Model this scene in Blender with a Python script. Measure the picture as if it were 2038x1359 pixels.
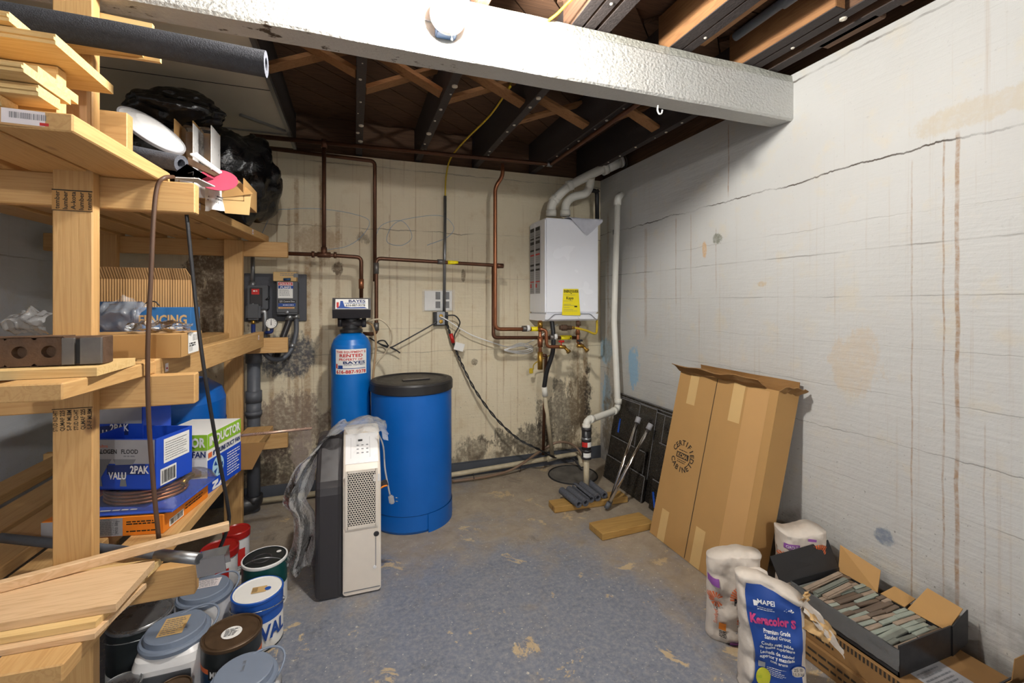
import bpy, bmesh, math, random
from mathutils import Vector, Matrix, noise as mnoise
random.seed(7)
for o in list(bpy.data.objects): bpy.data.objects.remove(o)
scene = bpy.context.scene
COL = scene.collection

# ------------------------------------------------------------------ camera
CH, FPX, HORV, YAW = 1.28, 890.0, 600.0, math.radians(19.43)
cd = bpy.data.cameras.new('camera'); cam = bpy.data.objects.new('camera', cd); COL.objects.link(cam)
cam.location = (0, 0, CH); cam.rotation_euler = (math.pi/2, 0, -YAW)
cd.sensor_fit = 'HORIZONTAL'; cd.sensor_width = 36; cd.lens = FPX/2038*36
cd.shift_y = -(679.5-HORV)/2038; cd.clip_start = .02; cd.clip_end = 50
scene.camera = cam
# ------------------------------------------------------------------ world, exposure
w = bpy.data.worlds.new('world'); scene.world = w; w.use_nodes = True
w.node_tree.nodes['Background'].inputs[0].default_value = (.55, .6, .7, 1)
w.node_tree.nodes['Background'].inputs[1].default_value = .05
vs = scene.view_settings
vs.view_transform = 'Standard'; vs.look = 'None'; vs.gamma = 1; vs.use_curve_mapping = False
vs.exposure = 1.06
BULB, FILL_BULB = 600.0, 800.0          # emission strength of the lamp on the beam and of the fill lamp added behind the viewer

# ------------------------------------------------------------------ pixel -> place
FW = Vector((math.sin(YAW), math.cos(YAW), 0)); RT = Vector((math.cos(YAW), -math.sin(YAW), 0)); UP = Vector((0, 0, 1))
CAM = Vector((0, 0, CH))
def ray(u, v): return FW + RT*((u-1019)/FPX) + UP*((HORV-v)/FPX)
def PX(u, v, X): r = ray(u, v); return CAM + r*(X/r.x)
def PY(u, v, Y): r = ray(u, v); return CAM + r*(Y/r.y)
def PZ(u, v, Z): r = ray(u, v); return CAM + r*((Z-CH)/r.z)
def V(*a): return Vector(a)

# ------------------------------------------------------------------ materials
def lin(c): c = c/255; return c/12.92 if c <= .04045 else ((c+.055)/1.055)**2.4
def rgb(r, g, b): return (lin(r), lin(g), lin(b), 1)
class NT:
    def __init__(s, name):
        s.m = bpy.data.materials.new(name); s.m.use_nodes = True; s.t = s.m.node_tree
        s.b = s.t.nodes['Principled BSDF']; s.out = s.t.nodes['Material Output']
    def n(s, typ, **kw):
        x = s.t.nodes.new(typ)
        for k, v in kw.items(): setattr(x, k, v)
        return x
    def set(s, sock, v):
        if hasattr(v, 'links') or isinstance(v, bpy.types.NodeSocket): s.t.links.new(v, sock)
        else: sock.default_value = v
    def math(s, op, a, b=0.0, c=None):
        x = s.n('ShaderNodeMath', operation=op); s.set(x.inputs[0], a); s.set(x.inputs[1], b)
        if c is not None: s.set(x.inputs[2], c)
        return x.outputs[0]
    def coord(s, kind='Object'): return s.n('ShaderNodeTexCoord').outputs[kind]
    def sep(s, v):
        x = s.n('ShaderNodeSeparateXYZ'); s.set(x.inputs[0], v); return x.outputs
    def mapping(s, v, scale=(1,1,1), loc=(0,0,0), rot=(0,0,0)):
        x = s.n('ShaderNodeMapping'); s.set(x.inputs[0], v); s.set(x.inputs['Scale'], scale)
        s.set(x.inputs['Location'], loc); x.inputs['Rotation'].default_value = rot; return x.outputs[0]
    def noise(s, v, scale, detail=4, rough=.55, dist=0):
        x = s.n('ShaderNodeTexNoise'); s.set(x.inputs['Vector'], v); x.inputs['Scale'].default_value = scale
        x.inputs['Detail'].default_value = detail; x.inputs['Roughness'].default_value = rough
        x.inputs['Distortion'].default_value = dist; return x.outputs[0]
    def vor(s, v, scale, feature='F1'):
        x = s.n('ShaderNodeTexVoronoi', feature=feature); s.set(x.inputs['Vector'], v); x.inputs['Scale'].default_value = scale
        return x.outputs['Distance']
    def rng(s, v, a, b, lo=0.0, hi=1.0):
        x = s.n('ShaderNodeMapRange', interpolation_type='SMOOTHSTEP'); s.set(x.inputs[0], v)
        x.inputs[1].default_value = a; x.inputs[2].default_value = b
        x.inputs[3].default_value = lo; x.inputs[4].default_value = hi; return x.outputs[0]
    def mix(s, f, a, b):
        x = s.n('ShaderNodeMix', data_type='RGBA'); s.set(x.inputs[0], f); s.set(x.inputs[6], a); s.set(x.inputs[7], b)
        return x.outputs[2]
    def bump(s, h, strength=.3, dist=.01):
        x = s.n('ShaderNodeBump'); s.set(x.inputs['Height'], h); x.inputs['Strength'].default_value = strength
        x.inputs['Distance'].default_value = dist; s.t.links.new(x.outputs[0], s.b.inputs['Normal']); return x
    def rnd(s): return s.n('ShaderNodeObjectInfo').outputs['Random']
    def fin(s, col=None, rough=.6, metal=0.0, spec=None):
        if col is not None: s.set(s.b.inputs['Base Color'], col)
        s.set(s.b.inputs['Roughness'], rough); s.b.inputs['Metallic'].default_value = metal
        if spec is not None: s.b.inputs['Specular IOR Level'].default_value = spec
        return s.m
    def blob(s, a, b, ca, cb, ra, rb, n, jag=.5):          # soft patch of its own ragged shape; a,b coords, n a noise socket
        da = s.math('DIVIDE', s.math('SUBTRACT', a, ca), ra); db = s.math('DIVIDE', s.math('SUBTRACT', b, cb), rb)
        d = s.math('SQRT', s.math('ADD', s.math('MULTIPLY', da, da), s.math('MULTIPLY', db, db)))
        d = s.math('ADD', d, s.math('MULTIPLY', s.math('SUBTRACT', n, .5), jag*4))
        return s.rng(d, .72, 1.02, 1.0, 0.0)
    def line(s, a, c, wd, n=None, amp=0.0):                # thin line where coordinate a is near c
        d = s.math('SUBTRACT', a, c)
        if n is not None: d = s.math('ADD', d, s.math('MULTIPLY', s.math('SUBTRACT', n, .5), amp))
        return s.rng(s.math('ABSOLUTE', d), wd*.4, wd, 1.0, 0.0)
MATS = {}
def plain(name, col, rough=.5, metal=0.0, var=.08, scale=30, bump=0.0, spec=None):
    if name in MATS: return MATS[name]
    t = NT(name); c = rgb(*col); co = t.coord(); n = t.noise(co, scale, 3)
    dark = tuple(x*(1-var*1.6) for x in c[:3])+(1,); light = tuple(min(1, x*(1+var)) for x in c[:3])+(1,)
    f = t.mix(n, dark, light)
    if bump: t.bump(t.noise(co, scale*3, 4), bump, .004)
    MATS[name] = t.fin(f, t.rng(n, .3, .7, max(.02, rough-.06), min(1, rough+.06)), metal, spec); return MATS[name]
def wood(name, axis, light, dark, rough=.6, knots=True, ring=9.0):
    if name in MATS: return MATS[name]
    t = NT(name); co = t.coord(); off = t.math('MULTIPLY', t.rnd(), 37.0)
    cx = t.n('ShaderNodeCombineXYZ'); [t.set(cx.inputs[i], off) for i in range(3)]
    ad = t.n('ShaderNodeVectorMath', operation='ADD'); t.set(ad.inputs[0], co); t.set(ad.inputs[1], cx.outputs[0]); p = ad.outputs[0]
    sc = [1.0, 1.0, 1.0]; sc[axis] = .055
    q = t.mapping(p, tuple(sc))
    n1 = t.noise(q, 26, 3, .5, .6); n2 = t.noise(q, 140, 2, .6)
    wv = t.math('FRACT', t.math('MULTIPLY', n1, ring)); band = t.rng(t.math('ABSOLUTE', t.math('SUBTRACT', wv, .5)), .15, .5)
    f = t.math('ADD', t.math('MULTIPLY', band, .40), t.math('MULTIPLY', n2, .40))
    c = t.mix(f, rgb(*light), rgb(*dark))
    if knots:
        sk = [6.0, 6.0, 6.0]; sk[axis] = 3.2
        kd = t.vor(t.mapping(p, tuple(sk)), 1.0); k = t.rng(kd, .05, .11, 1, 0)
        c = t.mix(t.math('MULTIPLY', k, .75), c, rgb(96, 56, 24))
    big = t.noise(p, 3.0, 2); c = t.mix(t.math('MULTIPLY', t.rng(big, .4, .75), .25), c, rgb(*dark))
    t.bump(n2, .12, .003)
    MATS[name] = t.fin(c, rough); return MATS[name]
W = {}
for ax, nm in enumerate('xyz'):
    W['pine_'+nm] = wood('pine_'+nm, ax, (206, 166, 110), (182, 138, 82))
    W['oak_'+nm] = wood('pale_oak_'+nm, ax, (222, 190, 150), (190, 152, 108), knots=False, ring=14)
    W['clear_'+nm] = wood('clear_pine_'+nm, ax, (226, 196, 138), (200, 160, 98), knots=False)
    W['treated_'+nm] = wood('treated_'+nm, ax, (182, 146, 82), (140, 102, 48))
    W['old_'+nm] = wood('old_joist_'+nm, ax, (120, 88, 64), (70, 50, 38), .8, knots=False)
    W['strut_'+nm] = wood('strut_wood_'+nm, ax, (164, 118, 74), (124, 84, 50), .75)

def wall_material(name, ca, base, base2, streaks, cracks, patches, moldz, streak_amt, mold_amt, warm):
    """ca: object-space axis along the wall (0 = X, 1 = Y)"""
    t = NT(name); co = t.coord(); s3 = t.sep(co); a = s3[ca]; z = s3[2]
    nb = t.noise(co, 2.2, 5); nm = t.noise(co, 9, 5, .6); nf = t.noise(co, 60, 4, .6)
    st = [1, 1, 1]; st[ca] = .22; st[2] = 2.2; nh = t.noise(t.mapping(co, tuple(st)), 26, 3)
    c = t.mix(nb, rgb(*base), rgb(*base2))
    c = t.mix(t.rng(nm, .52, .75, 0, .35), c, rgb(*warm))
    # general thin rust runs
    sv = [1, 1, 1]; sv[ca] = 14.0; sv[2] = .22
    nv = t.noise(t.mapping(co, tuple(sv)), 3.2, 5, .7); big = t.noise(t.mapping(co, (1.3, 1.3, .7), (5, 3, 1)), 1.3, 3)
    c = t.mix(t.math('MULTIPLY', t.math('MULTIPLY', t.rng(nv, .55, .74), t.rng(big, .4, .62)), streak_amt), c, rgb(150, 112, 62))
    for (a0, wd, z0, z1, amt) in streaks:
        m = t.line(a, a0, wd, t.noise(t.mapping(co, (.2, .2, 1)), 7, 3), .012)
        m = t.math('MULTIPLY', m, t.math('MULTIPLY', t.rng(z, z0, z0+.08), t.rng(z, z1-.03, z1, 1, 0)))
        m = t.math('MULTIPLY', m, t.math('MULTIPLY', t.rng(nm, .25, .6, .3, 1), t.rng(nf, .3, .65, .5, 1)))
        c = t.mix(t.math('MULTIPLY', m, amt*1.0), c, rgb(146, 106, 58))
    lines = None
    for (z0, wd, amt, jag) in cracks:
        m = t.math('MULTIPLY', t.line(z, z0, wd, t.noise(t.mapping(co, (.9, .9, .2)), 5, 6, .65), jag), amt)
        m = t.math('MULTIPLY', m, t.rng(t.noise(co, 3.1, 4, .6), .38, .62, .12, 1))
        lines = m if lines is None else t.math('MAXIMUM', lines, m)
    if lines is not None: c = t.mix(lines, c, rgb(62, 50, 38))
    for (pa, pz, ra, rz, col, amt, jag) in patches:
        c = t.mix(t.math('MULTIPLY', t.blob(a, z, pa, pz, ra, rz, t.noise(t.mapping(co, (1.3, 1.3, .6)), 9, 9, .75), jag*1.5), t.math('MULTIPLY', t.rng(nf, .3, .6, .55, 1), amt)), c, rgb(*col))
    # dark specks, denser low down
    sp = t.rng(t.noise(co, 75, 3, .6), .66, .72); lo = t.rng(z, .1, 1.1, 1, .18)
    c = t.mix(t.math('MULTIPLY', t.math('MULTIPLY', sp, lo), .7), c, rgb(58, 50, 42))
    # mould and damp near the floor
    md = t.math('MULTIPLY', t.rng(t.math('ADD', z, t.math('MULTIPLY', t.math('SUBTRACT', nm, .5), .75)), .03, moldz, 1, 0), mold_amt)
    c = t.mix(md, c, t.mix(nf, rgb(38, 32, 28), rgb(110, 92, 70)))
    h = t.math('ADD', t.math('MULTIPLY', nh, .5), t.math('ADD', t.math('MULTIPLY', nm, .8), t.math('MULTIPLY', nf, .22)))
    if lines is not None: h = t.math('SUBTRACT', h, t.math('MULTIPLY', lines, .7))
    t.bump(h, .35, .012)
    return t.fin(c, .62)
M_right = wall_material('painted_concrete_right', 1, (199, 200, 198), (184, 183, 179),
    streaks=[(PX(1905, 700, 1.908).y, .008, .0, 1.86, .8), (PX(1815, 700, 1.908).y, .004, .1, 1.8, .6), (PX(1878, 700, 1.908).y, .004, .0, 1.85, .6),
             (PX(1450, 350, 1.908).y, .005, 1.82, 2.25, .8), (PX(1345, 450, 1.908).y, .006, 1.2, 1.82, .6), (PX(1285, 500, 1.908).y, .02, 1.0, 1.8, .4),
             (PX(1375, 500, 1.908).y, .006, 1.3, 1.82, .45), (PX(1425, 500, 1.908).y, .005, 1.3, 1.7, .4), (PX(1210, 600, 1.908).y, .02, .3, 2.0, .45), (PX(1960, 900, 1.908).y, .003, .2, .9, .4)],
    cracks=[(1.825, .0045, .95, .07), (1.485, .004, .42, .02), (1.30, .003, .35, .02), (1.60, .0025, .25, .05), (.926, .003, .28, .03), (.745, .003, .4, .05), (.56, .0025, .25, .03), (2.295, .006, .8, .04), (1.11, .0025, .2, .03)],
    patches=[(PX(1262, 735, 1.908).y, 0.80, .085, .15, (150, 184, 208), 1.4, .55), (PX(1207, 715, 1.908).y, .86, .09, .15, (158, 188, 208), 1.4, .6), (PX(1206, 800, 1.908).y, .55, .08, .2, (156, 186, 208), 1.4, .6),
             (PX(1760, 1068, 1.908).y, PX(1760, 1068, 1.908).z, .038, .035, (128, 138, 152), 1, .35), (PX(1428, 475, 1.908).y, PX(1428, 475, 1.908).z, .035, .035, (120, 122, 108), .9, .5),
             (PX(1402, 497, 1.908).y, PX(1402, 497, 1.908).z, .018, .055, (200, 160, 110), .8, .4), (PX(1700, 720, 1.908).y, PX(1700, 720, 1.908).z, .10, .14, (196, 172, 138), .4, .5),
             (PX(1515, 565, 1.908).y, PX(1515, 565, 1.908).z, .03, .02, (188, 160, 110), .6, .4), (PX(1960, 210, 1.908).y, 1.9, .22, .05, (186, 170, 140), .45, .4), (3.0, .25, .20, .30, (96, 84, 66), .75, .6), (3.06, .7, .12, .5, (138, 122, 92), .5, .6)],
    moldz=.35, streak_amt=.30, mold_amt=.55, warm=(205, 192, 164))
M_back = wall_material('painted_concrete_back', 0, (228, 218, 192), (212, 198, 166),
    streaks=[(PY(x, 600, 3.224).x, wd, z0, z1, am) for (x, wd, z0, z1, am) in ((590, .02, .5, 2.1, .7), (612, .03, .4, 1.6, .75), (638, .015, .6, 2.2, .6), (672, .02, .8, 1.9, .5), (575, .012, .6, 1.9, .6), (775, .006, 1.0, 1.9, .5), (790, .01, .9, 1.6, .35), (860, .005, .9, 1.8, .4), (968, .006, .5, 1.75, .4), (1003, .005, .6, 1.6, .35), (1030, .006, .3, 1.5, .4), (1165, .03, .2, 1.0, .7), (1150, .012, .2, .9, .6), (540, .02, .4, 1.2, .6), (940, .004, .9, 1.7, .4))],
    cracks=[(1.78, .0045, .6, .06), (2.21, .005, .5, .04), (1.45, .003, .25, .03), (1.09, .004, .25, .03), (.92, .004, .4, .03)],
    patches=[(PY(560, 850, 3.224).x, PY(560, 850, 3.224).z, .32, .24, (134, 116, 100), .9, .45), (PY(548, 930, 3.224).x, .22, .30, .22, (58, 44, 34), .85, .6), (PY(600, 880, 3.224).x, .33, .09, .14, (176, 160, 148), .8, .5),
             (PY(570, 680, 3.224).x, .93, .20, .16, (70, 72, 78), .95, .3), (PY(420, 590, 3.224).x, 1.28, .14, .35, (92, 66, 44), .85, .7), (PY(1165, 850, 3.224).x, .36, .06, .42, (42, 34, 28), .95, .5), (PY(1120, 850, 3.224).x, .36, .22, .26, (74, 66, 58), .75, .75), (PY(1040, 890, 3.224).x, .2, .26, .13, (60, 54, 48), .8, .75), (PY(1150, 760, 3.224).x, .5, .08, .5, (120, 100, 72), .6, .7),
             (PY(945, 900, 3.224).x, .18, .11, .10, (84, 74, 62), .7, .6), (PY(670, 525, 3.224).x, 1.50, .035, .05, (98, 78, 54), .9, .5), (PY(922, 535, 3.224).x, 1.46, .02, .05, (110, 92, 66), .8, .5), (PY(945, 722, 3.224).x, .83, .025, .025, (96, 84, 66), .8, .5), (PY(640, 460, 3.224).x, 1.68, .15, .12, (164, 132, 92), .5, .6), (PY(720, 460, 3.224).x, 1.72, .05, .05, (90, 72, 50), .6, .6)],
    moldz=.22, streak_amt=.75, mold_amt=.8, warm=(190, 164, 118))
M_left = wall_material('painted_concrete_left', 1, (206, 212, 220), (188, 194, 202), [], [(1.5, .004, .4, .03), (.9, .004, .4, .03)], [], .3, .15, .5, (190, 184, 170))
def beam_material():
    t = NT('painted_beam'); co = t.coord(); n = t.noise(co, 5, 4); f = t.noise(co, 38, 4, .6); v = t.vor(t.mapping(co, (.8, 1, 1.2)), 95, 'SMOOTH_F1')
    c = t.mix(n, rgb(204, 204, 201), rgb(186, 185, 178)); z = t.sep(co)[2]
    c = t.mix(t.math('MULTIPLY', t.rng(z, 2.282, 2.305), .5), c, rgb(150, 150, 132))
    fl = t.math('MULTIPLY', t.rng(t.noise(t.mapping(co, (.6, 1, 1.6)), 22, 5, .7), .60, .66), t.math('MULTIPLY', t.rng(z, 2.119, 2.15, 1, 0), t.rng(t.sep(co)[0], .2, .5, 1, 0)))
    c = t.mix(fl, c, rgb(70, 56, 42))
    t.bump(t.math('ADD', t.math('MULTIPLY', t.noise(co, 90, 4, .65), 1.0), t.math('MULTIPLY', v, .8)), .5, .008); return t.fin(c, .5)
def floor_material():
    t = NT('painted_floor'); co = t.coord(); s3 = t.sep(co); x, y = s3[0], s3[1]
    n1 = t.noise(co, 2.4, 6, .6); n2 = t.noise(co, 9, 7, .7, .4); n3 = t.noise(co, 55, 5, .7); n4 = t.noise(co, 4.6, 7, .7, .3)
    c = t.mix(n2, rgb(128, 134, 148), rgb(98, 104, 116))
    c = t.mix(t.rng(n3, .42, .68, 0, .6), c, rgb(152, 152, 152))
    c = t.mix(t.rng(n3, .28, .44, .45, 0), c, rgb(74, 76, 82))
    bare = t.mix(n2, rgb(182, 168, 146), rgb(120, 108, 94))
    edge = t.math('ADD', t.math('MULTIPLY', t.rng(y, 1.7, 2.75), .30), t.math('MULTIPLY', t.rng(x, .95, 1.5), .20))
    mix1 = t.math('ADD', t.math('ADD', t.math('MULTIPLY', n1, .55), t.math('MULTIPLY', n4, .55)), t.math('ADD', t.math('MULTIPLY', n2, .25), edge))
    c = t.mix(t.rng(mix1, .70, .98, 0, .92), c, bare)
    chips = t.rng(t.math('ADD', t.noise(co, 5.2, 8, .68, .6), t.math('MULTIPLY', n3, .10)), .655, .685); c = t.mix(t.math('MULTIPLY', chips, .9), c, t.mix(n2, rgb(206, 186, 150), rgb(170, 146, 110)))
    wh = t.rng(t.noise(t.mapping(co, (1, 1, 1), (3, 7, 0)), 3.3, 8, .75), .64, .74); c = t.mix(t.math('MULTIPLY', wh, .65), c, rgb(196, 192, 186))
    sp = t.rng(t.noise(co, 70, 2), .67, .72); c = t.mix(t.math('MULTIPLY', sp, .75), c, rgb(206, 200, 186))
    dk = t.rng(t.noise(co, 3.6, 7, .75, .5), .58, .72); c = t.mix(t.math('MULTIPLY', dk, .65), c, rgb(60, 58, 60))
    # sump pit cover ring
    t.bump(t.math('ADD', n2, t.math('MULTIPLY', n3, .4)), .35, .008)
    return t.fin(c, t.rng(n2, .3, .7, .32, .62))
M_beam, M_floor = beam_material(), floor_material()
M = dict(
    bulb_white=plain('white_porcelain', (236, 236, 232), .3), box_blue=plain('blue_plastic_box', (40, 66, 100), .5),
    foam=plain('grey_foam', (62, 64, 70), .95, 0, .4, 90, .9), copper=plain('aged_copper', (104, 70, 52), .45, .6, .35, 14), copper_new=plain('new_copper', (158, 102, 70), .35, .7, .25, 16),
    brass=plain('brass', (176, 138, 62), .35, .85, .2), steel=plain('galvanised_steel', (150, 152, 154), .38, .8, .15), chrome=plain('chrome', (214, 208, 202), .14, 1, .03),
    pvc=plain('white_pvc', (224, 222, 212), .38, 0, .06, 8), pvc_dirty=plain('dirty_pvc', (196, 184, 156), .5, 0, .3, 14), pvc_grey=plain('grey_pvc', (88, 92, 100), .5, 0, .15),
    black=plain('black_plastic', (34, 34, 37), .4, 0, .1), black_matt=plain('black_rubber', (30, 30, 32), .7), dark_box=plain('dark_grey_enamel', (78, 80, 84), .45), charcoal=plain('charcoal_plastic', (52, 50, 52), .34, 0, .05),
    tank=plain('blue_tank', (6, 108, 192), .34, 0, .07, 12), barrel=plain('blue_barrel', (3, 96, 184), .42, 0, .05, 10), lidblack=plain('black_lid', (38, 37, 38), .45, 0, .12),
    white=plain('white_plastic', (226, 226, 226), .32, 0, .03), cream=plain('cream_plastic', (226, 217, 204), .4, 0, .03), enamel=plain('white_enamel', (240, 243, 250), .22, 0, .02, 4),
    yellow=plain('yellow_label', (244, 226, 20), .5, 0, .03), yellow_cable=plain('yellow_cable', (206, 176, 40), .5), red=plain('red_plastic', (184, 30, 26), .4), paper=plain('white_paper', (232, 232, 228), .6, 0, .03),
    ink=plain('black_ink', (26, 26, 28), .6), ink_grey=plain('grey_ink', (120, 122, 126), .6), ink_red=plain('red_ink', (196, 40, 34), .6), ink_blue=plain('blue_ink', (26, 70, 150), .6), ink_navy=plain('navy_ink', (24, 44, 104), .6), ink_white=plain('white_ink', (238, 238, 236), .6), ink_green=plain('green_ink', (148, 196, 40), .5), ink_orange=plain('orange_ink', (226, 112, 60), .6), ink_pink=plain('magenta_ink', (190, 58, 120), .6), ink_purple=plain('purple_ink', (140, 80, 160), .6), stamp=plain('stamp_ink', (52, 44, 34), .8), stamp_band=plain('stamp_band_paint', (172, 128, 72), .7),
    card=plain('cardboard', (178, 138, 84), .8, 0, .06, 12), card_dark=plain('brown_cardboard', (142, 106, 62), .85, 0, .12, 18), tape=plain('paper_tape', (206, 172, 116), .6, 0, .04),
    trash=plain('black_bag', (22, 22, 24), .2, 0, .1, 14, .9), pink=plain('pink_sandpaper', (190, 70, 96), .85), blueprint=plain('blue_print', (28, 76, 196), .45, 0, .06), greyprint=plain('grey_print', (160, 160, 164), .5), orange=plain('orange_print', (238, 136, 34), .5), green=plain('green_print', (150, 200, 50), .45), fence=plain('fencing_blue', (38, 102, 160), .55), bluecard=plain('blue_card', (52, 84, 180), .4),
    rust=plain('rusty_iron', (104, 80, 62), .75, .4, .4, 22, .6), iron=plain('bare_iron', (120, 116, 112), .5, .7, .25), granite=plain('black_granite', (50, 46, 42), .25, 0, .55, 120), stone_edge=plain('cut_stone_edge', (120, 120, 122), .8, 0, .3, 60), bluetape=plain('blue_tape', (28, 84, 190), .6),
    bagpaper=plain('kraft_white_paper', (214, 204, 192), .7, 0, .14, 12, .6), kraft=plain('kraft_paper', (200, 164, 112), .8, 0, .15, 10, .3), blackcard=plain('black_carton', (38, 38, 40), .38, 0, .15), 
    glass_a=plain('green_grey_glass', (150, 158, 146), .12, 0, .2, 14), glass_b=plain('brown_stone_tile', (104, 88, 74), .35, 0, .35, 20), glass_c=plain('pale_stone_tile', (158, 140, 122), .6, 0, .3, 30), glass_d=plain('smoky_glass', (118, 122, 112), .12, 0, .3, 16),
    greylid=plain('blue_grey_lid', (120, 132, 150), .42, 0, .04), can_dark=plain('dark_can', (34, 40, 42), .35), can_teal=plain('teal_can_print', (22, 74, 72), .35), can_metal=plain('tin', (168, 170, 172), .3, .8, .1), can_blue=plain('blue_can_print', (30, 84, 172), .35), can_navy=plain('navy_can_print', (24, 60, 96), .35), rustylid=plain('rusty_lid', (92, 72, 52), .5, .4, .3, 30), tubwhite=plain('white_tub', (224, 224, 224), .35), redlid=plain('red_lid', (168, 34, 30), .35),
    cordbrown=plain('brown_cord', (84, 60, 44), .55), ceilpanel=plain('pale_ceiling_panel', (198, 192, 176), .5, 0, .12, 6), plaster=plain('plaster', (214, 206, 190), .9), joist_dark=plain('dark_joist', (66, 58, 56), .8, 0, .35, 30, .5), membrane=plain('grey_membrane', (72, 76, 84), .6, 0, .2, 12), hose=plain('brown_hose', (128, 104, 84), .45), concrete_dark=plain('damp_concrete', (92, 88, 82), .7, 0, .4, 14, .6),
    drum=plain('pit_lid', (104, 100, 94), .75, 0, .6, 9, .5), foam2=plain('pale_grey_foam', (92, 95, 104), .95, 0, .4, 90, .9), greyboard=plain('grey_painted_board', (74, 75, 82), .55, 0, .12), sticker=plain('sticker_white', (236, 228, 230), .5))
def clear_plastic(name='clear_plastic', haze=.17, gloss=1.6):
    t = NT(name); tr = t.n('ShaderNodeBsdfTransparent'); gl = t.n('ShaderNodeBsdfGlossy'); gl.inputs['Roughness'].default_value = .12
    df = t.n('ShaderNodeBsdfDiffuse'); df.inputs[0].default_value = (.75, .77, .78, 1)
    fr = t.n('ShaderNodeFresnel'); fr.inputs[0].default_value = 1.35
    co = t.coord(); bp = t.n('ShaderNodeBump'); bp.inputs['Strength'].default_value = .9; bp.inputs['Distance'].default_value = .02
    t.set(bp.inputs['Height'], t.noise(co, 22, 5, .6)); t.t.links.new(bp.outputs[0], gl.inputs['Normal']); t.t.links.new(bp.outputs[0], fr.inputs['Normal'])
    m0 = t.n('ShaderNodeMixShader'); m0.inputs[0].default_value = haze; t.t.links.new(tr.outputs[0], m0.inputs[1]); t.t.links.new(df.outputs[0], m0.inputs[2])
    m1 = t.n('ShaderNodeMixShader'); t.set(m1.inputs[0], t.math('ADD', t.math('MULTIPLY', fr.outputs[0], gloss), .03)); t.t.links.new(m0.outputs[0], m1.inputs[1]); t.t.links.new(gl.outputs[0], m1.inputs[2])
    t.t.links.new(m1.outputs[0], t.out.inputs['Surface']); return t.m
M['clear'] = clear_plastic(); M['blister'] = clear_plastic('clear_blister', .03, .6); M['film'] = clear_plastic('hazy_film', .34, .9)
def emit(name, col, s):
    t = NT(name); t.b.inputs['Emission Color'].default_value = col; t.b.inputs['Emission Strength'].default_value = s; t.b.inputs['Base Color'].default_value = (.8, .8, .8, 1); return t.m
def corrugated():
    t = NT('corrugated_card'); co = t.coord(); x = t.sep(co)[0]
    wv = t.math('SINE', t.math('MULTIPLY', x, 760.0)); n = t.noise(co, 20, 4)
    c = t.mix(t.rng(wv, -1, 1), rgb(176, 134, 86), rgb(198, 156, 104)); c = t.mix(t.math('MULTIPLY', n, .4), c, rgb(150, 110, 64)); t.bump(wv, .4, .004); return t.fin(c, .85)
M['corr'] = corrugated()

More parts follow.
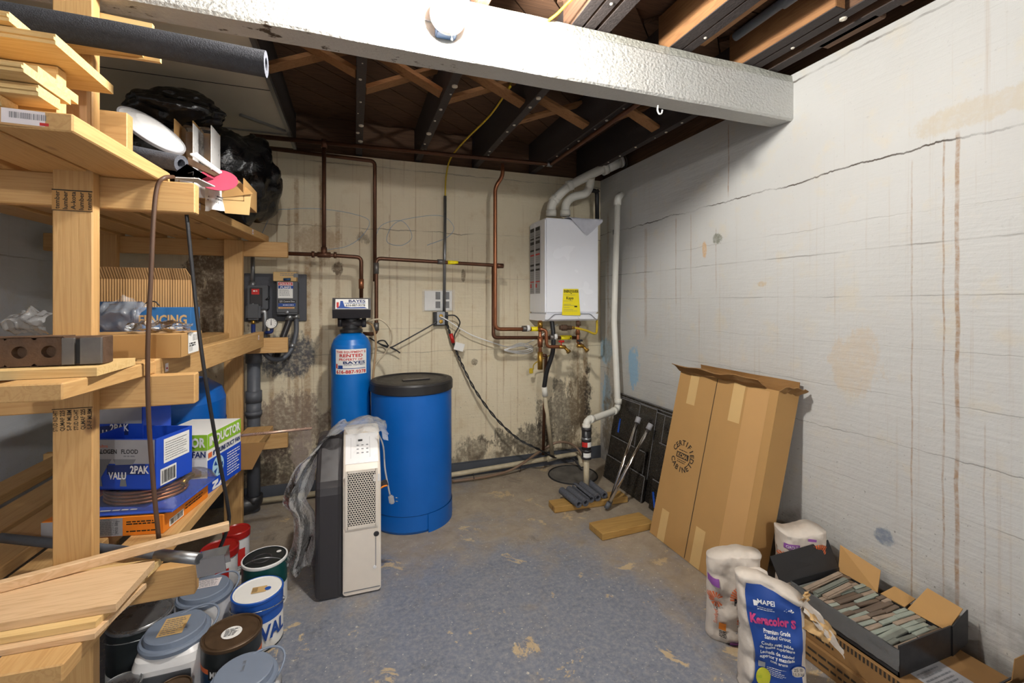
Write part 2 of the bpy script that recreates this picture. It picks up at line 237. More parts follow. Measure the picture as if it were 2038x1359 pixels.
# ------------------------------------------------------------------ mesh helpers
class MB:
    def __init__(s): s.v = []; s.f = []; s.sm = []; s.mi = []; s.mats = []; s.cur = 0
    def m(s, mat):
        if mat not in s.mats: s.mats.append(mat)
        s.cur = s.mats.index(mat); return s
    def add(s, vs, fs, smooth=False):
        b = len(s.v); s.v += [Vector(p) for p in vs]
        for f in fs: s.f.append([b+i for i in f]); s.sm.append(smooth); s.mi.append(s.cur)
        return s
    def box(s, a, b, bev=0.0):
        (x0, y0, z0), (x1, y1, z1) = a, b
        return s.obox(V((x0+x1)/2, (y0+y1)/2, (z0+z1)/2), V(1,0,0), V(0,1,0), V(0,0,1), abs(x1-x0), abs(y1-y0), abs(z1-z0), bev)
    def obox(s, c, ax, ay, az, w, d, h, bev=0.0):
        bm = bmesh.new(); bmesh.ops.create_cube(bm, size=1)
        for v in bm.verts: v.co = Vector((v.co.x*w, v.co.y*d, v.co.z*h))
        if bev: bmesh.ops.bevel(bm, geom=list(bm.edges), offset=bev, segments=1 if bev < .004 else 2, affect='EDGES')
        bm.verts.ensure_lookup_table()
        s.add([c+ax*v.co.x+ay*v.co.y+az*v.co.z for v in bm.verts], [[v.index for v in f.verts] for f in bm.faces]); bm.free(); return s
    def tube(s, path, r, seg=10, cap=True, smooth=True):
        path = [Vector(p) for p in path]; n = len(path); rs = r if isinstance(r, (list, tuple)) else [r]*n
        vs = []; nrm = None
        for i, p in enumerate(path):
            t = (path[min(i+1, n-1)]-path[max(i-1, 0)]).normalized()
            if nrm is None:
                nrm = t.orthogonal().normalized()
            else:
                nrm = (nrm - t*nrm.dot(t))
                nrm = nrm.normalized() if nrm.length > 1e-6 else t.orthogonal().normalized()
            b = t.cross(nrm)
            for k in range(seg):
                a = 2*math.pi*k/seg; vs.append(p+(nrm*math.cos(a)+b*math.sin(a))*rs[i])
        fs = [[i*seg+k, i*seg+(k+1) % seg, (i+1)*seg+(k+1) % seg, (i+1)*seg+k] for i in range(n-1) for k in range(seg)]
        s.add(vs, fs, smooth)
        if cap:
            b = len(s.v)-len(vs)
            for ring, rev in ((0, True), (n-1, False)):
                ids = [b+ring*seg+k for k in range(seg)]; s.f.append(ids[::-1] if rev else ids); s.sm.append(False); s.mi.append(s.cur)
        return s
    def lathe(s, prof, c=(0,0,0), seg=32, sx=1, sy=1, axis=None, smooth=True, sharp=True):
        """prof: list of (radius, height) along z (or along axis vector)"""
        c = Vector(c); az = Vector(axis).normalized() if axis else UP; ax = az.orthogonal().normalized() if axis else V(1,0,0); ay = az.cross(ax)
        for i in range(len(prof)-1):
            vs = []
            for (r, h) in (prof[i], prof[i+1]):
                for k in range(seg):
                    a = 2*math.pi*k/seg; vs.append(c+ax*(r*sx*math.cos(a))+ay*(r*sy*math.sin(a))+az*h)
            s.add(vs, [[k, (k+1) % seg, seg+(k+1) % seg, seg+k] for k in range(seg)], smooth)
        return s
    def poly(s, pts): return s.add(pts, [list(range(len(pts)))])
    def prism(s, pts, off):                     # extrude polygon by vector
        n = len(pts); pts = [Vector(p) for p in pts]; off = Vector(off)
        return s.add(pts+[p+off for p in pts], [list(range(n))[::-1], list(range(n, 2*n))]+[[i, (i+1) % n, n+(i+1) % n, n+i] for i in range(n)])
    def grid(s, fn, nx, ny, smooth=True):
        vs = [fn(i/nx, j/ny) for j in range(ny+1) for i in range(nx+1)]
        return s.add(vs, [[j*(nx+1)+i, j*(nx+1)+i+1, (j+1)*(nx+1)+i+1, (j+1)*(nx+1)+i] for j in range(ny) for i in range(nx)], smooth)
    def build(s, name, mat=None, parent=None, weld=False):
        if mat is not None and not s.mats: s.mats = [mat]
        if parent is None:
            xs = [p.x for p in s.v]; ys = [p.y for p in s.v]; z0 = min(p.z for p in s.v)
            org = V((min(xs)+max(xs))/2, (min(ys)+max(ys))/2, z0)
        else:
            org = V(0,0,0); q = parent
            while q: org = org+q.location; q = q.parent
        me = bpy.data.meshes.new(name); me.from_pydata([p-org for p in s.v], [], s.f)
        for m_ in s.mats: me.materials.append(m_)
        for p, sm, mi in zip(me.polygons, s.sm, s.mi): p.use_smooth = sm; p.material_index = mi
        if weld:
            bm = bmesh.new(); bm.from_mesh(me); bmesh.ops.remove_doubles(bm, verts=bm.verts, dist=1e-5); bmesh.ops.recalc_face_normals(bm, faces=bm.faces); bm.to_mesh(me); bm.free()
        else:
            bm = bmesh.new(); bm.from_mesh(me); bmesh.ops.recalc_face_normals(bm, faces=bm.faces); bm.to_mesh(me); bm.free()
        me.update(); o = bpy.data.objects.new(name, me); COL.objects.link(o)
        if parent: o.parent = parent
        else: o.location = org
        return o
def origin_reset(o):                            # structure keeps world coordinates in object space
    off = o.location.copy(); o.data.transform(Matrix.Translation(off)); o.location = (0,0,0); return o
def tag(o, label, cat, group=None):
    o['label'] = label; o['category'] = cat
    if group: o['group'] = group
    return o
def thing(name, loc, label, cat, group=None):
    o = bpy.data.objects.new(name, None); COL.objects.link(o); o.location = loc; o.empty_display_size = .05; return tag(o, label, cat, group)
def struct(name, mb, mat, label, parent=None):
    o = mb.build(name, mat, parent)
    if not parent:
        origin_reset(o); o['kind'] = 'structure'; o['label'] = label; o['category'] = name.split('_')[0]
    return o
def fillet(path, rad, n=5):
    path = [Vector(p) for p in path]; out = [path[0]]
    for i in range(1, len(path)-1):
        a, b, c = path[i-1], path[i], path[i+1]; r = min(rad, (a-b).length*.48, (c-b).length*.48)
        p0 = b+(a-b).normalized()*r; p2 = b+(c-b).normalized()*r
        for k in range(n+1): t = k/n; out.append(p0*(1-t)**2+b*2*t*(1-t)+p2*t*t)
    out.append(path[-1]); return out
def spline(path, n=8):
    p = [Vector(q) for q in path]; p = [p[0]*2-p[1]]+p+[p[-1]*2-p[-2]]; out = []
    for i in range(1, len(p)-2):
        for k in range(n):
            t = k/n; a, b, c, d = p[i-1], p[i], p[i+1], p[i+2]
            out.append(.5*((2*b)+(c-a)*t+(2*a-5*b+4*c-d)*t*t+(3*b-a-3*c+d)*t**3))
    out.append(p[-2]); return out
class Frame:                                    # a flat face: x right, y up, off along the outward normal
    def __init__(s, o, xd, yd): s.o = Vector(o); s.xd = Vector(xd).normalized(); s.yd = Vector(yd).normalized(); s.n = s.xd.cross(s.yd)
    def p(s, x, y, off=0): return s.o+s.xd*x+s.yd*y+s.n*off
class Cyl:                                      # a cylinder face round (cx,cy); a0 turns the middle of the label
    def __init__(s, cx, cy, r, z0, a0): s.c = V(cx, cy, 0); s.r = r; s.z0 = z0; s.a0 = a0
    def p(s, x, y, off=0):
        a = s.a0+x/s.r; return s.c+V(math.sin(a), -math.cos(a), 0)*(s.r+off)+UP*(s.z0+y)
def rect(fr, x0, y0, x1, y1, off, mat, name, parent, nx=1):
    return MB().grid(lambda i, j: fr.p(x0+(x1-x0)*i, y0+(y1-y0)*j, off), nx, 1).build(name, mat, parent)
def shape(fr, pts, off, mat, name, parent): return MB().poly([fr.p(x, y, off) for x, y in pts]).build(name, mat, parent)
def text(fr, body, x, y, h, mat, parent, width=None, name='lettering', off=.0012, align='CENTER', bold=0.0, vertical=False):
    cu = bpy.data.curves.new('t', 'FONT'); cu.body = body; cu.size = 1; cu.align_x = align; cu.resolution_u = 2; cu.offset = bold
    to = bpy.data.objects.new('t', cu); COL.objects.link(to); dg = bpy.context.evaluated_depsgraph_get(); me = bpy.data.meshes.new_from_object(to.evaluated_get(dg))
    bpy.data.objects.remove(to); bpy.data.curves.remove(cu)
    if not me.vertices: return None
    xs = [v.co.x for v in me.vertices]; sc = h/.70; sx = sc
    if width: sx = width/max(1e-6, max(xs)-min(xs))
    cx = (max(xs)+min(xs))/2 if align == 'CENTER' else min(xs)
    mb = MB()
    def q(v):
        lx, ly = (v.co.x-cx)*sx, v.co.y*sc
        return fr.p(x-ly, y+lx, off) if vertical else fr.p(x+lx, y+ly, off)
    mb.add([q(v) for v in me.vertices], [list(p.vertices) for p in me.polygons]); bpy.data.meshes.remove(me)
    return mb.build(name, mat, parent)
def arc_text(fr, body, cx, cy, r, h, a0, a1, mat, parent, inward=False):
    n = len(body)
    for i, ch in enumerate(body):
        if ch == ' ': continue
        a = a0+(a1-a0)*(i+.5)/n; sg = -1 if inward else 1
        px, py = cx+r*math.cos(a), cy+r*math.sin(a)
        up = fr.xd*math.cos(a)*sg+fr.yd*math.sin(a)*sg; rt = fr.xd*math.sin(a)*sg-fr.yd*math.cos(a)*sg
        f2 = Frame(fr.p(px, py), rt, up); text(f2, ch, 0, 0 if not inward else -h*.0, h, mat, parent, name='letter', bold=.02)
def fake_lines(fr, x0, x1, ys, h, mat, parent, name='print_lines', off=.001, ragged=.25):
    mb = MB()
    for y in ys:
        e = x1-(x1-x0)*random.random()*ragged; x = x0
        while x < e-.001:
            w_ = min(e-x, h*(1.5+3*random.random())); mb.poly([fr.p(x, y, off), fr.p(x+w_, y, off), fr.p(x+w_, y+h, off), fr.p(x, y+h, off)]); x += w_+h*.7
    o = mb.build(name, mat, parent); o['kind'] = 'stuff'; return o
def barcode(fr, x0, y0, x1, y1, parent, mat=None, off=.001):
    mb = MB(); x = x0; k = 0
    while x < x1:
        w_ = (x1-x0)*random.choice((.012, .02, .03)); mb.poly([fr.p(x, y0, off), fr.p(x+w_, y0, off), fr.p(x+w_, y1, off), fr.p(x, y1, off)]); x += w_+(x1-x0)*random.choice((.015, .025, .035))
    o = mb.build('barcode', mat or M['ink'], parent); o['kind'] = 'stuff'; return o
def board(name, p0, p1, width, z0, z1, mat, parent=None, bev=.003, z0b=None):
    """plank whose RIGHT lower edge runs p0 -> p1 (xy); width to the left"""
    a = V(p0[0], p0[1], 0); b = V(p1[0], p1[1], 0); d = (b-a).normalized(); l = V(-d.y, d.x, 0); dz = 0 if z0b is None else z0b-z0
    L = math.hypot((b-a).length, dz); dd = (b-a+UP*dz).normalized(); up = l.cross(dd)*-1
    if up.z < 0: up = -up
    c = (a+b)/2+l*width/2+UP*((z0+z1)/2+dz/2)
    return MB().obox(c, dd, l, up, L, width, z1-z0, bev).build(name, mat, parent)

# ================================================================== the room
XR, YB, XL, YF = 1.908, 3.224, -1.56, -2.6
struct('floor', MB().grid(lambda i, j: V(XL-.1+(XR-XL+.2)*i, YF-.1+(YB-YF+.2)*j, 0), 4, 4, False), M_floor, 'blue-grey painted concrete floor worn bare towards the back wall')
mb = MB().box((XR, YF, -.05), (XR+.15, 1.62, 2.328)).box((XR, 1.62, -.05), (XR+.15, YB+.15, 2.27))
wall_r = struct('wall_right', mb, M_right, 'white painted board-formed concrete wall with rust runs and cracks')
struct('wall_back', MB().box((XL-.1, YB, -.05), (XR, YB+.15, 2.27)), M_back, 'cream stained concrete back wall behind the plumbing')
struct('wall_left', MB().box((XL-.12, YF, -.05), (XL, YB, 2.4)), M_left, 'bluish white concrete wall behind the storage rack')
struct('wall_front', MB().box((XL-.1, YF-.12, -.05), (XR, YF, 2.4)), M_left, 'painted wall behind the viewer')
BY0, BY1, BZ0, BZ1 = 1.5165, 1.6215, 2.115, 2.324
def beam():
    nx = 80; mb = MB()
    rows = [(BY0, BZ1), (BY0, BZ1-.03), (BY0-.004, BZ1-.035), (BY0-.004, BZ0+.008), (BY0+.004, BZ0), (BY1, BZ0+.006), (BY1, BZ1), (BY0, BZ1)]
    for k in range(len(rows)-1):
        def fn(i, j, k=k):
            x = XL+(XR-XL)*i; a, b = rows[k], rows[k+1]
            def pt(r, s): return V(x, r[0]+.004*mnoise.noise((x*3, s*5, 1)), r[1]+.005*mnoise.noise((x*4, s*3, 7)))
            return pt(a, k).lerp(pt(b, k+1 if k < 6 else 0), j)
        mb.grid(fn, nx, 1, False)
    return mb
struct('ceiling_beam', beam(), M_beam, 'white painted concrete beam carrying the ceiling joists')
trim = struct('trim_1', MB().box((XL, YB-.006, 0), (XR, YB, .10)).box((.62, YB-.02, .0), (XR-.25, YB-.006, .095)), M['membrane'], 'dark grey membrane strip along the foot of the back wall')
# ---- ceiling: subfloor planks on joists with cross bridging
ceil = struct('ceiling', MB().box((XL-.1, YF, 2.535), (XR+.15, YB+.15, 2.56)), W['old_x'], 'dark plank ceiling over old joists')
rp = random.Random(3)
for k in range(44):                              # diagonal subfloor boards over the back bay, straight ones in front
    d = V(1, .9, 0).normalized(); nrm = V(-d.y, d.x, 0); c = V(.15, 2.35, 2.523)+nrm*((k-22)*.142)
    if k % 1 == 0:
        a, b = c-d*3, c+d*3
        # clip to the back bay rectangle
        t0, t1 = -3.0, 3.0
        for (o_, dd, lo, hi) in ((c.x, d.x, XL, XR), (c.y, d.y, 1.63, YB)):
            ta, tb = (lo-o_)/dd, (hi-o_)/dd
            if ta > tb: ta, tb = tb, ta
            t0, t1 = max(t0, ta), min(t1, tb)
        if t1-t0 > .15: MB().obox(c+d*((t0+t1)/2), d, nrm, UP, t1-t0, .136, .02, 0).build('subfloor_board', W['old_x'], ceil)
for k in range(14):
    y = 1.60-k*.145; MB().box((XL, y-.138, 2.515), (XR, y, 2.535)).build('subfloor_board', W['old_x'], ceil)
MB().box((XL, YB+.06, 2.24), (XR+.15, YB+.12, 2.535)).build('rim_board', W['old_x'], ceil); MB().box((XR+.06, YF, 2.24), (XR+.12, YB+.12, 2.535)).build('rim_board', W['old_y'], ceil)
JB, JF = 2.283, 2.330                            # underside of joists behind and before the beam
for x in (-1.24, -.82, -.385, .03, .43, .857, 1.316, 1.735):
    m = MB(); m.box((x-.021, 1.624, JB), (x+.021, YB+.05, JB+.25), .002); m.build('joist', M['joist_dark'], ceil)
rj = random.Random(5)
for x in (-1.22, -.80, -.38, .03, .43):
    MB().box((x-.021, YF, JF), (x+.021, BY1, JF+.2), .002).build('joist', W['old_y'], ceil)
for x, y0, wd in ((.80, YF, .042), (.853, YF, .042), (.915, YF, .05), (1.315, YF, .042), (1.70, YF, .042), (1.80, YF, .05)):
    JO = MB().box((x-wd/2, y0, JF+.004), (x+wd/2, BY1-.02, JF+.2), .002).build('joist', W['old_y'], ceil); MB().box((x-wd/2, y0, JF), (x+wd/2, BY1-.02, JF+.004)).build('dark_edge', M['joist_dark'], JO)  # thin near-black strip along the underside of each joist
for x, y0, wd in ((1.258, 1.06, .055), (1.645, 1.12, .05)):
    JO = MB().box((x-wd/2, y0, JF+.004), (x+wd/2, BY1-.02, JF+.17), .003).build('joist_splice', W['strut_y'], ceil); MB().box((x-wd/2, y0, JF), (x+wd/2, BY1-.02, JF+.004)).build('dark_edge', M['joist_dark'], JO)  # splices get the same near-black underside strip
MB().box((1.36, .9, JF+.02), (1.385, 1.5, JF+.05)).build('batten', W['strut_y'], ceil)
MB().box((1.83, .2, JF+.01), (1.862, 1.05, JF+.06), .004).box((1.80, 1.1, JF), (1.86, 1.32, JF+.03), .004).build('sill_board', W['old_y'], ceil)
# cross bridging: pairs of struts between the joists
def strut(xa, xb, y, hi_left):
    za, zb = (JB+.20, JB+.035) if hi_left else (JB+.035, JB+.20)
    a, b = V(xa, y, za), V(xb, y, zb); d = (b-a).normalized(); up = d.cross(V(0,1,0)); up = up if up.z > 0 else -up
    MB().obox((a+b)/2, d, V(0,1,0), up, (b-a).length, .075, .02, .002).build('bridging_strut', W['strut_x'], ceil)
for xa, xb, y in ((-.364, .009, 2.15), (.051, .409, 2.22), (.451, .836, 2.2), (1.337, 1.714, 2.25), (.878, 1.295, 2.35)):
    strut(xa, xb, y, True); strut(xa, xb, y+.085, False)
mb = MB()                                        # plaster keys and nail heads left on the joists
for x in (-.385, .03, .43, .857, 1.316, 1.735):
    for k in range(9):
        y = 1.7+k*.16+rj.uniform(-.05, .05); r = rj.uniform(.003, .009)*(1.6 if rj.random() < .2 else 1)
        mb.lathe([(0, -r*.9), (r, -r*.5), (r*1.1, 0)], (x+rj.uniform(-.012, .012), y, JB), 7)
for x in (.80, .853, 1.315, 1.70):
    for k in range(4):
        r = rj.uniform(.005, .012); mb.lathe([(0, -r*.9), (r, -r*.5), (r*1.1, 0)], (x+rj.uniform(-.012, .012), .7+k*.22+rj.uniform(-.08, .08), JF), 7)
o = mb.build('plaster_keys', M['plaster'], ceil); o['kind'] = 'stuff'
# pale panel fixed under the joists at the left, with metal edges
pt = thing('ceiling_panel', (-.9, 2.4, 2.24), 'pale smooth panel with metal edge fixed under the joists above the black bags', 'panel')
MB().box((XL, 1.63, 2.268), (-.355, YB-.03, 2.280)).build('sheet', M['ceilpanel'], pt)
MB().box((-.369, 1.63, 2.258), (-.351, YB-.03, 2.2815)).build('edge_trim', M['steel'], pt)
MB().box((XL, 2.93, 2.262), (-.369, 2.945, 2.268)).build('seam_trim', M['steel'], pt)
MB().obox(V(-.47, 2.78, 2.261), V(1, .9, 0).normalized(), V(-.9, 1, 0).normalized(), UP, .26, .016, .012).build('brace', M['steel'], pt)
MB().box((XL, 2.35, 2.266), (-.369, 2.353, 2.2681)).build('seam', M['ink'], pt)

# ================================================================== lamp on the beam
lx, lz = PY(885, 38, BY0).x, 2.222
lamp = thing('beam_lamp', (lx, BY0, lz), 'white porcelain lampholder with bare bulb fixed to the concrete beam', 'lamp')
MB().box((lx-.035, BY0-.045, lz-.05), (lx+.035, BY0-.002, lz+.05), .004).build('junction_box', M['box_blue'], lamp)
LA = V(0, -1, -.10).normalized()
MB().lathe([(0, 0), (.056, 0), (.060, .006), (.057, .02), (.04, .03), (.036, .05), (.033, .062), (0, .062)], (lx, BY0-.047, lz), 36, axis=LA).build('lampholder', M['bulb_white'], lamp)
MB().lathe([(.014, 0), (.018, .03), (.034, .065), (.040, .088), (.036, .112), (.022, .128), (0, .132)], V(lx, BY0-.047, lz)+LA*.062, 24, axis=LA).build('bulb', emit('lit_bulb', (1, .96, .90, 1), BULB), lamp)
MB().tube([(lx+.012, BY0-.06, lz-.05), (lx+.012, BY0-.061, lz-.075)], .0012, 6).lathe([(0, -.006), (.004, -.003), (.004, .002), (0, .004)], (lx+.012, BY0-.061, lz-.078), 8).build('pull_chain', M['steel'], lamp)
MB().tube([(lx-.55, BY0-.004, lz+.058), (lx-.2, BY0-.005, lz+.012), (lx-.03, BY0-.006, lz+.0)], .0022, 6).build('lamp_wire', M['bulb_white'], lamp)
# unseen lamp added behind the viewer for fill; casts the beam's level shadow
l2 = thing('fill_lamp', (.35, -2.25, 2.24), 'unseen bare bulb added for fill under the joists behind the viewer', 'lamp')
MB().box((.0, -2.31, 2.29), (.7, -2.19, 2.33)).build('mounting_board', W['pine_x'], l2)
MB().lathe([(0, .05), (.056, .05), (.060, .044), (.04, .02), (.034, 0)], (.35, -2.25, 2.24), 28).build('lampholder', M['bulb_white'], l2)
MB().lathe([(.013, 0), (.016, -.02), (.032, -.05), (.038, -.075), (.034, -.098), (.02, -.112), (0, -.116)], (.35, -2.25, 2.24), 20).build('bulb', emit('lit_fill_bulb', (1, .97, .92, 1), FILL_BULB), l2)
hk = PY(1312, 216, BY0+.04)
tag(MB().tube(spline([hk+V(-.006, 0, .012), hk+V(-.008, 0, -.008), hk+V(0, 0, -.022), hk+V(.012, 0, -.018), hk+V(.016, 0, -.004)], 6), .0035, 8).build('cup_hook', M['bulb_white']), 'white painted cup hook screwed under the concrete beam', 'hook')
# yellow cable over the beam and grey pipe between the front joists
tag(MB().tube(spline([PY(1010, 178, 2.3)+V(0,0,.0), V(.68, 1.62, 2.33), V(.70, 1.45, 2.325), V(.745, 1.25, 2.36), V(.82, .7, 2.50)], 8), .005, 8).build('yellow_cable_run', M['yellow_cable']), 'yellow cable passing over the concrete beam beside the doubled joists', 'cable')
gp = thing('ceiling_pipe', (1.5, 1.0, 2.40), 'dull grey pipe with coupling running between the joists above the beam end', 'pipe')
MB().tube([(1.50, .0, 2.415), (1.50, 1.45, 2.385)], .018, 12).build('pipe', M['pvc_grey'], gp); MB().tube([(1.50, 1.16, 2.391), (1.50, 1.23, 2.3895)], .025, 12).build('coupling', M['pvc_grey'], gp)

# ================================================================== plumbing on and before the back wall
YP = 2.93
def pipe(name, pts, r, mat, parent, rad=.03, seg=12): return MB().tube(fillet(pts, rad), r, seg).build(name, mat, parent)
def band(name, p, d, r, l, mat, parent, seg=14):
    p, d = Vector(p), Vector(d).normalized(); return MB().tube([p-d*l/2, p+d*l/2], r, seg).build(name, mat, parent)
sp_ = thing('supply_pipework', PY(645, 400, YP), 'copper main under the joists with a drop and tee feeding the blue tank', 'pipe')
corner = PY(1096, 327, YP)
pipe('main_pipe', [PY(498, 270, YP), corner, V(corner.x, 1.64, 2.262)], .0135, M['copper'], sp_)
t1 = PY(645, 286, YP); t2 = PY(645, 507, YP)
pipe('drop_pipe', [t1, t2], .012, M['copper'], sp_)
pipe('branch_pipe', [PY(500, 502, 3.035), t2, PY(719, 512, YP), PY(719, 598, YP)], .012, M['copper'], sp_, .03)
for p, d in ((t1, (0,0,1)), (t2, (1,0,0)), (t2+V(0,0,.02), (0,0,1))): band('tee_fitting', p, d, .0175, .075 if d[0] else .05, M['copper'], sp_)
for u in (623, 667): band('tee_collar', PY(u, 507+(u-645)*.03, YP), (1,0,0), .0195, .016, M['copper'], sp_)
band('coupling', PY(719, 565, YP), (0,0,1), .0155, .06, M['copper_new'], sp_)
band('solder_joint', PY(1093, 327, YP), (1,0,0), .018, .04, M['steel'], sp_)
op = thing('return_pipework', PY(746, 500, YP+.06), 'dark copper pipe dropping beside the blue tank and crossing to the white heater', 'pipe')
pipe('top_run', [PY(500, 291, YP+.12), PY(746, 321, YP+.12), PY(746, 560, YP+.12)], .012, M['copper'], op)
a = PY(749, 514, YP+.03); b = PY(1000, 529, YP+.03)
pipe('riser', [PY(722, 664, YP+.03), PY(749, 665, YP+.03), a, b, b+V(0, .1, 0)], .012, M['copper'], op)
band('coupling', PY(749, 534, YP+.03), (0,0,1), .0155, .07, M['iron'], op); band('coupling', PY(749, 650, YP+.03), (0,0,1), .0165, .05, M['iron'], op)
band('coupling', PY(878, 521, YP+.03), (1,0,0), .0165, .05, M['iron'], op); band('coupling', b-V(.02,0,0), (1,0,0), .017, .05, M['copper'], op)
band('yellow_tag', PY(901, 522.5, YP+.03), (1,0,0), .0135, .07, M['yellow'], op)
hp = thing('heater_pipework', PY(985, 500, 2.93), 'copper riser from the joists to the valves under the white heater', 'pipe')
YH = 2.95
pipe('hot_riser', [PY(1000, 326, YP), PY(1001, 350, YP), PY(985.5, 372, YH), PY(985.5, 655, YH), PY(1075, 655, YH)], .0135, M['copper_new'], hp, .04)
pipe('cold_riser', [PY(982, 530, YH+.02), PY(982, 672, YH+.02), PY(1152, 672, YH+.02)], .013, M['copper'], hp, .03)
for u, v, yy in ((1046, 654, YH), (1100, 671, YH+.02)): band('valve_body', PY(u, v, yy), (1,0,0), .021, .05, M['iron'], hp); band('valve_tag', PY(u+5, v-1, yy-.005), (1,0,0), .022, .022, M['paper'], hp)
for u, v, yy in ((1068, 654.5, YH), (1126, 671.5, YH+.02)): band('yellow_tag', PY(u, v, yy), (1,0,0), .0165, .085, M['yellow'], hp); MB().lathe([(0,0),(.006,0)], PY(u+10, v+1, yy-.018), 8, axis=(0,-1,0)).build('tag_mark', M['ink'], hp)
p0 = PY(1075, 645, YH-.02)
pipe('hot_drop', [PY(1075, 638, YH-.02), PY(1075, 735, YH-.02)], .0125, M['copper_new'], hp)
for v0, v1, mt in ((640, 652, 'brass'), (700, 735, 'brass'), (670, 690, 'copper_new')): MB().tube([PY(1075, v0, YH-.02), PY(1075, v1, YH-.02)], .019, 12).build('union', M[mt], hp)
pipe('drain_branch', [PY(1071, 655, YH-.03), PY(1087, 656, YH-.05), PY(1088, 690, YH-.05), PY(1125, 690, YH-.05)], .0125, M['copper_new'], hp, .03)
def spigot(p, handle, name='drain_cock'):
    MB().tube([p, p+V(.05, 0, -.004)], .014, 10).tube([p+V(.045, 0, -.004), p+V(.06, -.03, -.03)], .011, 10).lathe([(.017, 0), (.017, .014), (0, .014)], p+V(.058, -.03, -.028), 12, axis=(.3,-.6,-.6)).build(name, M['brass'], hp)
    MB().tube([p+V(.02, 0, .01), p+V(.02, 0, .03)], .005, 8).box(tuple(p+V(.0, -.008, .03)), tuple(p+V(.042, .008, .045)), .003).build('valve_handle', handle, hp)
spigot(PY(1112, 690, YH-.05), M['red']); spigot(PY(1149, 688, YH-.02), M['black'])
pipe('cold_drop', [PY(1150, 636, YH), PY(1150, 682, YH), PY(1158, 687, YH-.01)], .0125, M['copper_new'], hp, .02)
band('union', PY(1150, 662, YH), (0,0,1), .017, .03, M['copper_new'], hp); band('union', PY(1151, 644, YH), (0,0,1), .019, .03, M['rust'], hp)
pipe('condensate_pipe', [PY(1079, 707, YH-.02), PY(1087, 707, YH), PY(1085, 740, 3.06), PY(1081, 905, 3.08)], .012, M['copper'], hp, .03)
gas = thing('gas_connector', PY(1140, 652, YH-.08), 'yellow flexible gas tube with iron valve under the white heater', 'gas pipe')
MB().tube([PY(1114, 652, YH-.07), PY(1137, 652, YH-.07)], .016, 12).tube([PY(1118, 652, YH-.07), PY(1128, 652, YH-.07)], .022, 8).build('gas_valve', M['rust'], gas)
band('brass_nut', PY(1139, 652, YH-.07), (1,0,0), .012, .03, M['brass'], gas)
MB().tube(spline([PY(1142, 652, YH-.07), PY(1165, 657, YH-.06), PY(1184, 664, YH-.04), PY(1188, 655, YH), PY(1188, 637, YH)], 6), .0085, 10).build('flexible_tube', M['yellow_cable'], gas)
tag(MB().tube(spline([PY(1104, 702, YH+.05), PY(1066, 722, 3.10), PY(1061, 735, 3.11)], 5), .004, 8).obox(PY(1057, 738, 3.11), V(1,0,0), V(0,1,0), UP, .03, .012, .04, .004).build('yellow_wall_tag', M['yellow_cable']), 'small yellow plug tag hanging on its cable below the brass valves', 'tag')
cd_ = thing('condensate_drain', PY(1085, 800, 3.02), 'black hose joined to a white pipe running from the heater to the floor', 'drain pipe')
MB().tube(spline([PY(1098, 638, 2.98), PY(1101, 665, 2.97), PY(1100, 700, 2.97), PY(1088, 740, 3.0), PY(1083, 770, 3.02)], 8), .017, 12).build('black_hose', M['black'], cd_)
MB().tube([PY(1083, 770, 3.02), PY(1085, 788, 3.02)], .021, 14).build('hose_coupling', M['pvc'], cd_)
pb = PZ(1100, 912, .055)
MB().tube([PY(1084, 786, 3.02), pb], .0155, 12).build('drain_pipe', M['pvc_dirty'], cd_)
fl = thing('floor_drain_pipe', PZ(1000, 935, .0), 'dirty white plastic pipe lying along the foot of the back wall', 'drain pipe')
def fz(u, v, z=.03): return PY(u, v, YB-.035) if PZ(u, v, z).y > YB-.035 else PZ(u, v, z)
MB().tube(fillet([fz(496, 1000), fz(880, 948), fz(1040, 921, .034), fz(1105, 910, .04), fz(1152, 902, .06), fz(1158, 925, .03)], .02), .0175, 12).build('pipe', M['pvc_dirty'], fl)
band('tee', fz(1098, 911.5, .04), (1, .25, 0), .022, .08, M['pvc_dirty'], fl); band('elbow', fz(1152, 904, .055), (1, 0, 0), .022, .035, M['pvc_dirty'], fl)
tag(MB().tube(spline([fz(900, 958, .02), fz(960, 950, .02), fz(1010, 938, .03), fz(1040, 922, .07), fz(1075, 898, .13), fz(1110, 880, .19), fz(1140, 885, .17), fz(1158, 905, .1), fz(1163, 925, .03)], 8), .0095, 10).build('drain_hose', M['hose']), 'brown translucent hose arching from the floor pipe to the sump pit', 'hose')
for u, v, nm in ((941, 948, 'near the blue barrel'), (1033, 931, 'below the twisted black cord')):
    q0 = fz(u, v, .028); tag(MB().tube([q0+V(0, -.012, -.025), q0+V(0, -.036, 0), q0+V(0, -.01, .025)], .003, 6).build('cable_tie', M['black']), 'black cable tie on the floor pipe '+nm, 'cable tie', 'cable ties on the floor pipe')

